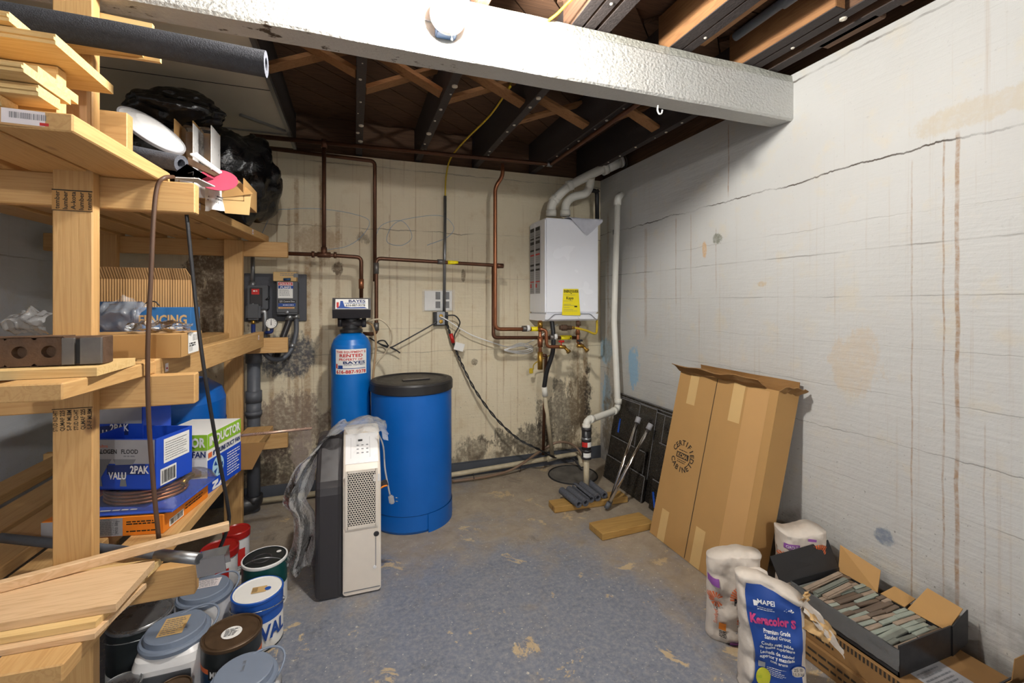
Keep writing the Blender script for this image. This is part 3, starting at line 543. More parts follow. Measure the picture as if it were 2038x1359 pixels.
# ---- sump pit and its discharge pipe
sx, sy = PZ(1140, 945, 0).x, PZ(1140, 945, 0).y
pit = thing('sump_cover', (sx, sy, 0), 'round dark sump pit cover set in the floor near the corner', 'cover')
MB().lathe([(0, .007), (.165, .007), (.175, .002)], (sx, sy, 0), 40).build('lid', M['drum'], pit); MB().lathe([(.174, .0), (.176, .008), (.181, .008), (.184, 0)], (sx, sy, 0), 40).build('rim', M['black_matt'], pit)
su = thing('sump_discharge', PZ(1167, 985, 0), 'white sump discharge pipe with black check valve rising up the corner', 'pipe')
pb = PZ(1167, 985, 0); pd = (pb-CAM).dot(FW)
def SD(u, v): return PX(u, v, pb.x) if False else CAM+ray(u, v)*pd
top = SD(1167, 838); vx = PX(1230, 815, 1.80)
MB().tube([pb, SD(1167, 905)], .019, 14).build('pump_pipe', M['pvc_dirty'], su)
MB().tube([SD(1167, 912), SD(1167, 850)], .031, 16).build('check_valve', M['black'], su)
for v in (853, 872, 896, 910): band('hose_clamp', SD(1167, v), (0,0,1), .0335, .016, M['charcoal'] if v != 872 else M['steel'], su)
lab = Cyl(pb.x, pb.y, .0315, SD(1167, 884).z, math.radians(-15)); rect(lab, -.04, -.012, .0, .02, .001, M['ink_red'], 'red_label', su, 5); rect(lab, .0, -.012, .035, .02, .001, M['paper'], 'white_label', su, 5); rect(lab, -.028, -.085, .028, -.05, .001, M['paper'], 'white_label', su, 6)
MB().tube(fillet([SD(1167, 852), top, vx, PX(1222, 640, 1.815), PX(1229, 400, 1.82)], .05, 7), .0225, 14).build('riser_pipe', M['pvc'], su)
band('elbow_collar', top+V(.045, .02, .004), (vx-top), .027, .035, M['pvc'], su); band('elbow_collar', vx-(vx-top).normalized()*.05, (vx-top), .027, .03, M['pvc'], su); band('elbow_collar', SD(1167, 848), (0,0,1), .027, .03, M['pvc'], su); band('elbow_collar', vx+V(0,0,.06), (0,0,1), .027, .035, M['pvc'], su)
MB().tube(fillet([PX(1229, 408, 1.82), PX(1229, 396, 1.82), PX(1236, 388, 1.87)], .03, 6), .027, 14).build('top_elbow', M['pvc'], su)
band('pipe_strap', PX(1226, 462, 1.82), (0,0,1), .0245, .035, M['steel'], su)

# ---- tankless water heater
HX0, HX1, HY0, HY1 = PY(1086, 540, 2.9).x, PY(1191, 540, 2.9).x, 2.90, YB-.012
HZ0, HZ1 = PY(1120, 639, 2.9).z, PY(1100, 433, 2.9).z
ht = thing('water_heater', ((HX0+HX1)/2, HY1, HZ0), 'white wall-hung tankless water heater with yellow energy label', 'water heater')
MB().box((HX0, HY0+.006, HZ0+.05), (HX1, HY1, HZ1), .012).build('casing', M['enamel'], ht)
MB().box((HX0-.002, HY0, HZ0+.055), (HX1+.002, HY0+.03, HZ1-.004), .010).build('front_cover', M['enamel'], ht)
f = Frame((HX0, HY0+.004, HZ0), (1,0,0), (0,0,1)); wd = HX1-HX0
MB().prism([V(HX0, HY1, HZ0+.05), V(HX0, HY0+.004, HZ0+.05), V(HX0, HY0+.012, HZ0+.012), V(HX0, HY0+.03, HZ0), V(HX0, HY1, HZ0)], (wd, 0, 0)).build('bottom_cover', M['enamel'], ht)
shape(f, [(.012, .006), (.06, .046), (.075, .052), (wd-.075, .052), (wd-.06, .046), (wd-.012, .006), (wd-.014, .002), (wd-.062, .040), (wd-.077, .0475), (.077, .0475), (.062, .040), (.014, .002)], .004, M['ink_grey'], 'cover_line', ht)
MB().lathe([(0, .003), (.005, .002), (.006, 0)], f.p(.26, .027, .004), 10, axis=(0,-1,0)).build('indicator_light', M['ink_white'], ht)
ff = Frame((HX0, HY0, HZ0), (1,0,0), (0,0,1)); q = lambda u, v: PY(u, v, HY0)
c0, c1 = q(1119, 636), q(1154, 575)
ex0, ez0 = q(1118, 627).x-HX0, q(1118, 627).z-HZ0; ex1, ez1 = q(1151, 575).x-HX0, q(1151, 575).z-HZ0
MB().poly([ff.p(ex0, ez0, .002), ff.p(ex1+.014, ez0-.003, .006), ff.p(ex1, ez1, .002), ff.p(ex0+.012, ez1, .002)]).build('energy_label', M['yellow'], ht); EL = [o_ for o_ in ht.children if o_.name.startswith('energy_label')][0]
ew = ex1-ex0; em = (ex0+ex1)/2+.006
text(ff, 'ENERGYGUIDE', em, ez1-.026, .018, M['ink'], EL, ew*.86, off=.0055, bold=.02); shape(ff, [(em-.006, ez1-.03), (em+.006, ez1-.03), (em, ez1-.038)], .0058, M['ink'], 'label_mark', EL)
text(ff, 'Kayo', em-.01, ez1-.075, .020, M['ink'], EL, off=.006, bold=.01); fake_lines(ff, ex0+.012, ex1-.004, [ez1-.045, ez1-.088, ez1-.112, ez1-.12, ez1-.135, ez1-.15, ez1-.16], .002, M['ink_grey'], EL, off=.0065, ragged=.6)
rect(ff, ex1-.035, ez1-.132, ex1-.013, ez1-.122, .0065, M['ink'], 'label_mark', EL)
fs_ = Frame((HX0, HY1, HZ0), (0,-1,0), (0,0,1)); hd = HY1-HY0; hh = HZ1-HZ0
for x0, x1 in ((.02, .105), (.125, .215)):
    rect(fs_, x0, hh*.27, x1, hh*.94, .0015, M['greyprint'], 'warning_label', ht)
    for ya, yb, mt in ((.90, .935, 'ink'), (.85, .86, 'ink_grey'), (.82, .835, 'ink'), (.77, .80, 'ink'), (.70, .72, 'ink'), (.655, .67, 'ink_red'), (.55, .57, 'ink'), (.50, .52, 'ink'), (.385, .395, 'ink_red'), (.33, .37, 'ink_red')):
        rect(fs_, x0+.006, hh*ya, x1-.006 if yb-ya < .036 else x0+.03, hh*yb, .0022, M[mt], 'label_print', ht)
    fake_lines(fs_, x0+.006, x1-.006, [hh*k for k in (.29, .31, .42, .44, .46, .48, .59, .61, .63, .73, .75, .87, .88)], .003, M['ink_grey'], ht, off=.0022)
    rect(fs_, x1+.006, .06, x1+.008, hh*.95, .0012, M['ink_white'], 'seam', ht)
fv = thing('flue_pipes', (HX0+.09, 3.0, HZ1), 'pair of white plastic flue pipes curving from the heater to the wall', 'flue')
YV = 3.0
e1 = V(1.80, 2.86, 2.262)
e1 = PX(1237, 319, 1.90)
pa = PY(1097, 431, YV)
MB().tube(fillet([pa, PY(1097, 405, YV), PY(1128, 372, YV-.02), PX(1180, 345, 1.68), e1], .07, 7), .033, 16).build('exhaust_pipe', M['pvc'], fv)
pc = PY(1125, 431, YV)
MB().tube(fillet([pc, PY(1125, 405, YV), PY(1140, 391, YV), PY(1166, 386, YV), PY(1174, 372, YV+.0), PX(1176, 352, 1.66)], .05, 7), .031, 16).build('intake_pipe', M['pvc'], fv)
for p, d in ((PY(1097, 424, YV), (0,0,1)), (PY(1125, 424, YV), (0,0,1)), (PY(1104, 398, YV), (.5,0,.7)), (PY(1134, 369, YV-.03), (1,-.3,.4))): band('pipe_collar', p, d, .0385, .04, M['pvc'], fv)
dd = (e1-PX(1180, 345, 1.68)).normalized(); MB().tube([e1-dd*.16, e1], .047, 18).tube([e1-dd*.17, e1-dd*.13], .051, 18).tube([e1-dd*.02, e1], .051, 18).build('wall_adapter', M['pvc'], fv)
tag(MB().lathe([(.066, 0), (.066, .006), (.045, .02)], e1+dd*.002, 18, axis=dd).build('wall_thimble', M['concrete_dark']), 'dark round hole where the white flue enters the wall', 'wall opening')
tag(MB().tube(fillet([PY(1176, 379, 3.06), PY(1188, 380, 3.06), PY(1188.5, 437, 3.06)], .03), .016, 12).tube([PY(1186, 378, 3.06), PY(1189, 384, 3.06)], .021, 12).build('black_iron_pipe', M['black']), 'black iron pipe elbow dropping behind the right side of the heater', 'pipe')
def cloth():
    mb = MB(); A, B, C = V(HX0+.20, HY0, HZ1), V(HX1+.025, HY0, HZ1), V(HX0+.30, HY0, HZ1)
    def fn(i, j):
        x = HX0+.17+(HX1+.03-HX0-.17)*i; hang = max(0, .125*(1-abs((i-.55)/.5)**1.0))
        L = .16+hang; s = j*L
        if s < .16: y, z = HY0+.15-s+.0, HZ1+.006
        else: y, z = HY0-.008-.004*math.sin(i*9), HZ1+.004-(s-.16)
        k = mnoise.noise((x*14, j*5, 2))*.006
        return V(x, y-abs(k), z+abs(k)+(.003 if s < .16 else 0))
    return mb.grid(fn, 24, 22)
tag(cloth().build('plastic_sheet', plain('milky_sheet', (206, 208, 218), .35)), 'milky plastic sheet folded over the top corner of the heater', 'plastic sheet')

WBO = bpy.data.objects['wall_back']
for pts in ([(500, 520), (540, 428), (580, 416), (640, 416), (700, 425), (735, 440), (720, 470), (690, 490), (650, 497)], [(745, 478), (760, 448), (800, 440), (820, 470), (800, 488), (770, 480), (785, 445), (830, 432), (880, 430), (903, 452), (890, 472), (850, 488)]):
    MB().tube(spline([PY(u, v, YB-.0008) for u, v in pts], 8), .0016, 4).build('blue_chalk_line', plain('blue_chalk', (120, 160, 196), .9), WBO)
# ================================================================== pump controls on the back wall
YW = YB-.001
gb = thing('pump_board', PY(550, 640, YB), 'dark grey painted backboard fixed to the wall behind the pump controls', 'board')
a, b = PY(486, 640, YB-.02), PY(610, 546, YB-.02)
MB().box((a.x, YB-.02, a.z), (b.x, YB-.001, b.z), .002).build('panel', M['greyboard'], gb)
YG = YB-.021
cb = thing('pump_control_box', PY(572, 625, YG-.09), 'grey pump control box with red, white and blue maker labels', 'control box')
a, b = PY(551, 626, YG-.09), PY(592, 561, YG-.09)
MB().box((a.x, YG-.09, a.z), (b.x, YG, b.z), .004).build('case', M['dark_box'], cb); MB().box((a.x-.002, YG-.096, a.z+.012), (b.x+.002, YG-.089, b.z+.002), .003).build('cover', M['dark_box'], cb)
f = Frame((a.x, YG-.096, a.z), (1,0,0), (0,0,1)); cw, chh = b.x-a.x, b.z-a.z
gl1 = rect(f, cw*.06, chh*.50, cw*.78, chh*.99, .001, M['paper'], 'label', cb)
rect(f, cw*.08, chh*.89, cw*.76, chh*.98, .0016, M['ink_red'], 'label_band', gl1); rect(f, cw*.08, chh*.79, cw*.80, chh*.88, .0016, M['ink_blue'], 'label_band', gl1)
text(f, 'GOULDS', cw*.42, chh*.90, chh*.06, M['ink_white'], gl1, cw*.58, off=.0022, bold=.02); text(f, 'PUMPS', cw*.44, chh*.80, chh*.06, M['ink_white'], gl1, cw*.52, off=.0022, bold=.02)
fake_lines(f, cw*.12, cw*.74, [chh*k for k in (.58, .62, .66, .70, .74)], chh*.015, M['ink_grey'], gl1, off=.0022)
rect(f, cw*.08, chh*.36, cw*.92, chh*.44, .001, M['ink'], 'label_band', cb); text(f, 'QD Control Box', cw*.5, chh*.38, chh*.045, M['ink_white'], cb, cw*.74, off=.0016)
rect(f, cw*.08, chh*.25, cw*.92, chh*.34, .001, M['ink_blue'], 'label_band', cb); fake_lines(f, cw*.3, cw*.85, [chh*.28], chh*.02, M['ink_white'], cb, off=.0016); rect(f, cw*.08, chh*.18, cw*.86, chh*.23, .001, M['tape'], 'label_band', cb); fake_lines(f, cw*.15, cw*.8, [chh*.2], chh*.012, M['ink_red'], cb, off=.0016)
MB().lathe([(.01, 0), (.008, .005), (0, .006)], f.p(cw*.5, chh*.07, 0), 10, axis=(0,-1,0)).build('cover_screw', M['steel'], cb)
tb = thing('small_parts_box', PY(568, 562, YG-.05), 'small torn tan carton lying on top of the pump control box', 'box')
c0 = b.z+.003; MB().box((a.x-.02, YG-.10, c0), (b.x-.005, YG-.03, c0+.058), .003).build('carton', M['tape'], tb); f2 = Frame((a.x-.02, YG-.10, c0), (1,0,0), (0,0,1)); fake_lines(f2, .04, .13, [.035, .045], .004, M['ink_grey'], tb); MB().tube([f2.p(.06, .01, .008), f2.p(.10, .012, .008)], .009, 8).build('fitting', M['can_navy'], tb); rect(f2, .115, .025, .14, .05, .001, M['ink_grey'], 'label', tb)
sb = thing('disconnect_box', PY(508, 625, YG-.07), 'dark grey electrical disconnect box with small red label', 'switch box')
a, b = PY(492, 616, YG-.075), PY(533, 568, YG-.075)
MB().box((a.x, YG-.075, a.z), (b.x, YG, b.z), .004).build('case', M['dark_box'], sb); f = Frame((a.x, YG-.075, a.z), (1,0,0), (0,0,1)); cw, chh = b.x-a.x, b.z-a.z
MB().box(tuple(f.p(.015, .015, .008)), tuple(f.p(cw-.03, chh-.015, 0)), .003).build('door', M['charcoal'], sb); rect(f, cw*.22, chh*.62, cw*.60, chh*.85, .0095, M['ink_red'], 'red_label', sb); fake_lines(f, cw*.3, cw*.5, [chh*.74], chh*.05, M['ink_white'], sb, off=.0105)
MB().tube([f.p(cw-.01, chh*.4, .0), f.p(cw+.012, chh*.5, .005)], .006, 8).build('lever', M['black'], sb)
MB().tube([PY(503, 569, YG-.04), PY(503, 500, YG-.04)], .012, 12).tube([PY(503, 572, YG-.04), PY(503, 560, YG-.04)], .017, 12).build('conduit', M['steel'], sb)
ps = thing('pressure_switch', PY(504, 636, YG-.12), 'round-shouldered grey pressure switch on a brass nipple with dial gauge', 'pressure switch')
a, b = PY(488, 637, YG-.13), PY(518, 605, YG-.13)
MB().box((a.x, YG-.13, a.z), (b.x, YG-.08, b.z), .012).build('cover', M['dark_box'], ps); MB().tube([PY(503, 603, YG-.10), PY(503, 607, YG-.10)], .006, 8).build('cap_nut', M['steel'], ps)
MB().tube([PY(504, 637, YG-.1), PY(504, 646, YG-.1)], .011, 10).build('brass_nipple', M['brass'], ps); MB().tube([PY(504, 645, YG-.1), PY(504, 700, YG-.1)], .012, 12).build('riser', M['ink_navy'], ps)
MB().tube(fillet([PY(517, 622, YG-.1), PY(527, 618, YG-.1), PY(528, 640, YG-.1), PY(526, 690, YG-.1)], .02), .016, 12).build('elbow_conduit', M['steel'], ps)
gc = PY(541, 643, YG-.13); MB().lathe([(0, 0), (.031, 0), (.033, .004), (.033, .02), (.030, .023)], gc, 28, axis=(0,-1,0)).build('gauge_case', M['steel'], ps); GF = MB().lathe([(0, .0225), (.030, .0225)], gc, 28, axis=(0,-1,0)).build('gauge_face', M['paper'], ps)
gf = Frame(gc+V(0,-.0235,0), (1,0,0), (0,0,1)); shape(gf, [(-.002, -.012), (.002, -.012), (.001, .024), (-.001, .024)], .0005, M['ink'], 'gauge_needle', GF)
for k in range(9): an = math.radians(-40+k*32.5); c_, s_ = -math.cos(an), math.sin(an); shape(gf, [(c_*.022-s_*.001, s_*.022+c_*.001), (c_*.027-s_*.001, s_*.027+c_*.001), (c_*.027+s_*.001, s_*.027-c_*.001), (c_*.022+s_*.001, s_*.022-c_*.001)], .0004, M['ink'], 'gauge_tick', GF)
MB().tube(fillet([gc+V(0,0,-.03), gc+V(0,0,-.055), PY(528, 662, YG-.13)], .012), .010, 10).build('gauge_stem', M['ink_navy'], ps)
cw_ = thing('control_conduit', PY(575, 690, YG-.06), 'two dark flexible conduits looping from the pump control box to the well pipe', 'conduit')
MB().tube(fillet([PY(577, 625, YG-.05), PY(575, 640, YG-.05), PY(560, 680, YG-.07), PY(548, 720, YG-.08)], .04), .019, 12).build('flexible_conduit', M['charcoal'], cw_); MB().tube([PY(577, 626, YG-.05), PY(576, 637, YG-.05)], .024, 12).build('gland', M['steel'], cw_)
MB().tube(spline([PY(589, 625, YG-.05), PY(590, 645, YG-.05), PY(589, 665, YG-.06), PY(580, 695, YG-.09), PY(562, 713, YG-.12), PY(540, 714, YG-.12), PY(524, 700, YG-.12)], 7), .0145, 12).build('flexible_conduit', M['pvc_grey'], cw_); MB().tube([PY(589, 626, YG-.05), PY(590, 634, YG-.05)], .02, 12).build('gland', M['steel'], cw_); MB().tube([PY(583, 684, YG-.08), PY(580, 692, YG-.088)], .019, 12).build('gland', M['steel'], cw_)
wp = thing('well_pipe', PY(505, 1020, YB-.14), 'thick dark grey well pipe with couplings standing beside the far rack post', 'pipe')
YQ = YB-.13
MB().tube([PY(505, 690, YQ), PY(505, 1015, YQ)], .036, 18).build('pipe', M['pvc_grey'], wp)
for v0, v1, r in ((690, 722, .044), (778, 800, .045), (800, 830, .041), (818, 826, .046)): MB().tube([PY(505, v0, YQ), PY(505, v1, YQ)], r, 18).build('coupling', M['pvc_grey'], wp)
MB().tube(fillet([PY(505, 985, YQ), V(PY(505, 985, YQ).x, YQ, .05), V(PY(505, 985, YQ).x-.12, YQ-.05, .05)], .06, 6), .05, 16).build('floor_elbow', M['black'], wp)
# ---- electrical outlet, conduit and cords
YE = YB-.03
ec = thing('conduit_outlet', PY(878, 640, YB), 'metal outlet box on a steel conduit fed by a yellow cable', 'outlet')
MB().tube([PY(886, 390, YE), PY(884, 625, YE)], .011, 12).build('conduit', M['steel'], ec)
MB().tube(spline([PY(886, 392, YE), PY(888, 350, YE), PY(897, 315, YB-.08), PY(925, 280, 2.75), PY(975, 230, 2.45), PY(1016, 172, 2.15)], 7), .0055, 8).build('yellow_cable', M['yellow_cable'], ec)
a, b = PY(863, 648, YB-.05), PY(892, 621, YB-.05)
MB().box((a.x, YB-.05, a.z), (b.x, YB, b.z), .003).build('outlet_box', M['black'], ec); f = Frame((a.x, YB-.05, a.z), (1,0,0), (0,0,1)); cw, chh = b.x-a.x, b.z-a.z
MB().box(tuple(f.p(cw*.2, chh*.05, .006)), tuple(f.p(cw*.78, chh*1.05, 0)), .003).build('cover_plate', M['steel'], ec)
for yy in (.3, .7): MB().lathe([(0, .004), (.013, .003), (.015, 0)], f.p(cw*.5, chh*yy, .006), 14, axis=(0,-1,0)).build('receptacle', M['brass'], ec)
band('conduit_clamp', PY(885.5, 523, YE), (0,0,1), .014, .02, M['steel'], ec)
mp = thing('manual_pouch', PY(872, 617, YB-.05), 'clear plastic pouch of white instruction leaflets hung behind the conduit', 'pouch')
a, b = PY(842, 618, YB-.004), PY(902, 578, YB-.004)
MB().box((a.x+.01, YB-.012, a.z), (b.x-.01, YB-.003, b.z-.004)).build('leaflets', M['paper'], mp); f = Frame((a.x, YB-.0125, a.z), (1,0,0), (0,0,1)); cw, chh = b.x-a.x, b.z-a.z
for x in (.40, .70):
    for y0_, y1_ in ((.12, .45), (.55, .92)): rect(f, cw*x, chh*y0_, cw*(x+.16), chh*y1_, .001, M['charcoal'], 'print_block', mp)
MB().grid(lambda i, j: V(a.x-.008+(b.x-a.x+.016)*i, YB-.018-.006*abs(mnoise.noise((i*5, j*4, 1))), a.z-.006+(b.z-a.z+.012)*j), 14, 10).build('pouch_film', M['clear'], mp)
YC = YB-.075
tag(MB().tube(spline([PY(870, 640, YC), PY(845, 655, YC), PY(800, 680, YC), PY(777, 691, YC), PY(762, 688, YC), PY(752, 680, YC), PY(765, 678, YC-.01), PY(775, 690, YC), PY(790, 698, YC), PY(796, 702, YC), PY(780, 692, YC), PY(756, 684, YC-.01), PY(735, 672, YC)], 8), .0045, 8).build('black_cable', M['black']), 'thin black power cord bundled beside the blue tank', 'cord')
wc = [PY(876, 630, YC), PY(890, 637, YC), PY(935, 665, YC), PY(985, 683, YC), PY(1012, 690, YC)]
for k in range(3): wc += [PY(1036+k*3, 683+k*3, YC), PY(1060, 690+k*4, YC), PY(1040, 698+k*3, YC), PY(1010-k*3, 697, YC), PY(1020, 690+k, YC)]
wc += [PY(1045, 685, YC), PY(1070, 672, YC), PY(1110, 645, YC)]
tag(MB().tube(spline(wc, 7), .0042, 8).build('white_cable', M['ink_white']), 'white cable sagging from the outlet to a tied bundle under the heater', 'cable')
pc_ = thing('twisted_cord', PZ(1150, 925, .01), 'long twisted black cord running from the outlet down to the sump pit', 'cord')
base = spline([PY(888, 640, YC-.01), PY(897, 668, YC), PY(905, 690, YC), PY(918, 722, YC), PY(945, 775, YC-.03), PY(985, 830, YC-.08), PY(1030, 872, YC-.12), PY(1070, 893, YC-.16), PZ(1110, 912, .05), PZ(1140, 913, .07), PZ(1158, 935, .012)], 12)
for ph in (0, math.pi): MB().tube([p+V(math.cos(i*.75+ph)*.0045, math.sin(i*.75+ph)*.0045, math.cos(i*.75+ph)*.003) for i, p in enumerate(base)], .0046, 6).build('strand', M['black'], pc_)
MB().tube([PY(897, 664, YC-.012), PY(902, 682, YC-.012)], .014, 8).build('red_plug', M['red'], pc_); MB().obox(PY(914, 690, YC-.012), V(1,0,-.3).normalized(), V(0,1,0), V(.3,0,1).normalized(), .07, .004, .055).build('paper_tag', M['paper'], pc_)
tag(MB().tube(spline([PY(886, 628, YC), PY(905, 628, YC-.01), PY(915, 640, YC-.01), PY(912, 652, YC), PY(905, 665, YC), PY(903, 680, YC)], 8), .005, 8).build('looped_cord', M['black']), 'short thick black cord looping out of the outlet to the red plug', 'cord')

# ================================================================== water softener
tc = PY(699, 760, 2.86); TX, TY, TR = tc.x, 2.86, .113
wt = thing('softener_tank', (TX, TY, 0), 'tall blue resin tank with black control head and rented sign', 'water softener')
zt = PY(699, 660, TY-.04).z
MB().lathe([(0, 0), (TR*.9, 0), (TR, .02), (TR, zt-.10), (TR*.97, zt-.075), (TR*.86, zt-.045), (TR*.66, zt-.02), (TR*.5, zt-.008), (TR*.42, zt)], (TX, TY, 0), 48).build('tank', M['tank'], wt)
MB().lathe([(.0, zt-.01), (.066, zt-.005), (.066, zt+.012), (.05, zt+.02), (.05, zt+.075), (.066, zt+.08), (.066, zt+.10), (0, zt+.10)], (TX, TY, 0), 28).build('valve_neck', M['black'], wt)
MB().tube([V(TX-.05, TY-.03, zt+.05), V(TX+.075, TY-.03, zt+.052)], .022, 12).tube([V(TX+.06, TY-.03, zt+.052), V(TX+.085, TY-.03, zt+.052)], .028, 12).tube([V(TX-.06, TY-.02, zt+.09), V(TX-.06, TY-.02, zt+.03)], .016, 10).build('valve_body', M['charcoal'], wt)
hx, hy = PY(699, 610, TY-.13), TY-.13
a, b = PY(661, 634, hy), PY(738, 593, hy); hz0, hz1 = a.z, b.z
MB().prism([V(a.x, TY+.05, hz0), V(a.x, hy+.03, hz0), V(a.x, hy, hz0+.05), V(a.x, hy+.03, hz1), V(a.x, TY+.05, hz1)], (b.x-a.x, 0, 0)).build('control_head', M['charcoal'], wt)
sl = Frame(V(a.x, hy, hz0+.05), (1,0,0), V(0, .03, hz1-hz0-.05)); cw, chh = b.x-a.x, math.hypot(.03, hz1-hz0-.05)
fl1 = rect(sl, cw*.08, chh*.06, cw*.93, chh*.9, .001, M['paper'], 'front_label', wt); text(sl, 'BAYES', cw*.64, chh*.62, chh*.22, M['ink_navy'], fl1, cw*.44, off=.002, bold=.03); fake_lines(sl, cw*.32, cw*.88, [chh*.52], chh*.05, M['ink_blue'], fl1, off=.002, ragged=.05); text(sl, '616-887-9378', cw*.6, chh*.28, chh*.18, M['ink'], fl1, cw*.5, off=.002, bold=.02)
def lighthouse(fr, x0, y0, w_, h_, parent, nx=1):
    shape(fr, [(x0, y0), (x0+w_, y0), (x0+w_*.9, y0+h_*.16), (x0+w_*.45, y0+h_*.12), (x0+w_*.26, y0+h_*.22), (x0+w_*.2, y0+h_*.85), (x0+w_*.12, y0+h_*.85), (x0+w_*.10, y0+h_*.3)], .002, M['ink_blue'], 'label_drawing', parent)
    rect(fr, x0, y0+h_*.1, x0+w_*.07, y0+h_*.7, .002, M['ink_red'], 'label_drawing', parent)
lighthouse(sl, cw*.11, chh*.1, cw*.8, chh*.75, fl1)
ck = Cyl(TX, TY, TR, 0, math.atan2(-TX, TY)*.0-.02)
ck = Cyl(TX, TY, TR, 0, math.atan2(0-TX, TY))
lz0, lz1 = PY(699, 745, TY-TR).z, PY(699, 695, TY-TR).z; lh = lz1-lz0; lw = .094
rl1 = rect(ck, -lw, lz0, lw, lz1, .001, M['paper'], 'rental_label', wt, 14)
text(ck, 'THIS EQUIPMENT IS', 0, lz1-lh*.15, lh*.085, M['ink_red'], rl1, lw*1.85, off=.002, bold=.02); text(ck, 'RENTED', 0, lz1-lh*.31, lh*.12, M['ink_red'], rl1, lw*1.4, off=.002, bold=.03); text(ck, 'PROPERTY OF:', 0, lz1-lh*.45, lh*.09, M['ink_red'], rl1, lw*1.45, off=.002, bold=.02)
text(ck, 'BAYES', lw*.2, lz1-lh*.58, lh*.10, M['ink_navy'], rl1, lw*1.35, off=.002, bold=.03); text(ck, 'WATER TREATMENT', lw*.22, lz1-lh*.645, lh*.045, M['ink_navy'], rl1, lw*1.35, off=.002, bold=.01); text(ck, '616-887-9378', 0, lz0+lh*.04, lh*.13, M['ink_red'], rl1, lw*1.85, off=.002, bold=.03)
rect(ck, -lw*.85, lz0+lh*.22, lw*.9, lz0+lh*.245, .002, M['ink_blue'], 'label_drawing', rl1, 10); rect(ck, -lw*.8, lz0+lh*.24, -lw*.5, lz0+lh*.36, .002, M['ink_blue'], 'label_drawing', rl1, 3); rect(ck, -lw*.95, lz0+lh*.24, -lw*.85, lz0+lh*.42, .002, M['ink_red'], 'label_drawing', rl1)
tag(MB().tube(spline([V(TX+.09, TY-.03, zt+.06), PY(757, 636, TY-.05), PY(777, 655, TY-.05), PY(779, 680, TY-.03), PY(765, 705, TY), PY(748, 725, TY), PY(741, 760, TY-.02), PY(740, 830, TY-.02)], 8), .0055, 8).build('brine_line', plain('clear_tubing', (190, 176, 150), .3)), 'translucent brine tube looping from the control head to the salt barrel', 'tube')
tag(MB().tube(spline([V(TX+.08, TY-.02, zt+.055), PY(742, 650, TY), PY(748, 690, TY), PY(742, 760, TY-.03), PY(741, 900, TY-.03)], 8), .007, 8).build('drain_tube', plain('tan_tubing', (160, 132, 96), .4)), 'tan drain tube hanging between the blue tank and the salt barrel', 'tube')
bc = PZ(820, 1063, 0); BX = PY(820, 900, 2.72).x; BYc, BR = 2.72, .234
bt = thing('brine_barrel', (BX, BYc, 0), 'wide blue plastic salt barrel with black lid beside the tall blue tank', 'barrel')
bz = .765
MB().lathe([(0, 0), (BR*.95, 0), (BR*.985, .015), (BR*.985, .10), (BR, .105), (BR, bz), (BR*.97, bz)], (BX, BYc, 0), 64).build('barrel_body', M['barrel'], bt)
MB().lathe([(BR*1.0, bz-.005), (BR*1.03, bz), (BR*1.03, bz+.045), (BR*1.01, bz+.055), (BR*.9, bz+.058), (BR*.86, bz+.05), (0, bz+.052)], (BX, BYc, 0), 64).build('lid', M['lidblack'], bt)
MB().obox(V(BX+.02, BYc-.03, bz+.054), V(1,.1,0).normalized(), V(-.1,1,0).normalized(), UP, .16, .05, .006, .003).build('lid_emblem', M['charcoal'], bt)
cb_ = Cyl(BX, BYc, BR, 0, math.radians(20)); MB().grid(lambda i, j: cb_.p(-.02+.32*i, .0+.105*j, .004), 16, 1).build('foot_panel', M['barrel'], bt)

# ================================================================== portable dehumidifier with plastic bag
DX0, DXM, DX1, DY0, DY1 = PZ(627, 1198, 0).x, PZ(682, 1192, 0).x, PZ(758, 1172, 0).x, 2.06, 2.36
du = thing('dehumidifier', ((DX0+DX1)/2, 2.2, 0), 'two-tone cream and black portable dehumidifier standing on the floor', 'dehumidifier')
def shell(x0, x1, prof, r=.012):
    """extrude a side profile (y,z) from x0 to x1 with rounded corners"""
    n = len(prof); mb = MB(); cx = sum(p[0] for p in prof)/n; cz = sum(p[1] for p in prof)/n
    rings = []
    for x, sc in ((x0, .0), (x0+r*.3, .6), (x0+r, 1), (x1-r, 1), (x1-r*.3, .6), (x1, .0)):
        k = (1-sc)*r*.55; ring = []
        for (y, z) in prof:
            d = V(y-cy0, z-cz0, 0) if False else V(y-cx, z-cz, 0); L = d.length; d = d*(1-k*1.6/L); ring.append(V(x, cx+d.x, cz+d.y))
        rings.append(ring)
    for a, b in zip(rings, rings[1:]): mb.add(a+b, [[i, (i+1) % n, n+(i+1) % n, n+i] for i in range(n)], False)
    mb.poly(rings[0][::-1]); mb.poly(rings[-1]); return mb
zf = PY(720, 945, DY0).z; zt_ = .675
def prof(y0, zfr, ztop, ybk, dy=.0):
    return [(y0, .008), (y0, zfr-.05), (y0+.006, zfr-.02), (y0+.02, zfr+.005), (y0+.045, zfr+.03), (y0+.16, ztop-.012), (y0+.19, ztop), (ybk-.03, ztop), (ybk-.008, ztop-.02), (ybk, ztop-.06), (ybk, .008)]
shell(DX0, DXM, prof(DY0+.008, zf-.025, zt_-.018, DY1), .02).build('dark_shell', M['charcoal'], du)
shell(DXM, DX1, prof(DY0, zf, zt_, DY1), .012).build('cream_shell', M['cream'], du)
f = Frame((DXM, DY0, 0), (1,0,0), (0,0,1)); dw = DX1-DXM
q = lambda u, v: ((PY(u, v, DY0)-f.o).dot(f.xd), PY(u, v, DY0).z)
gx0, gz0 = q(691, 1050); gx1, gz1 = q(748, 935)
rect(f, gx0-.004, gz0-.004, gx1+.004, gz1+.004, .0012, M['black'], 'grille_recess', du)
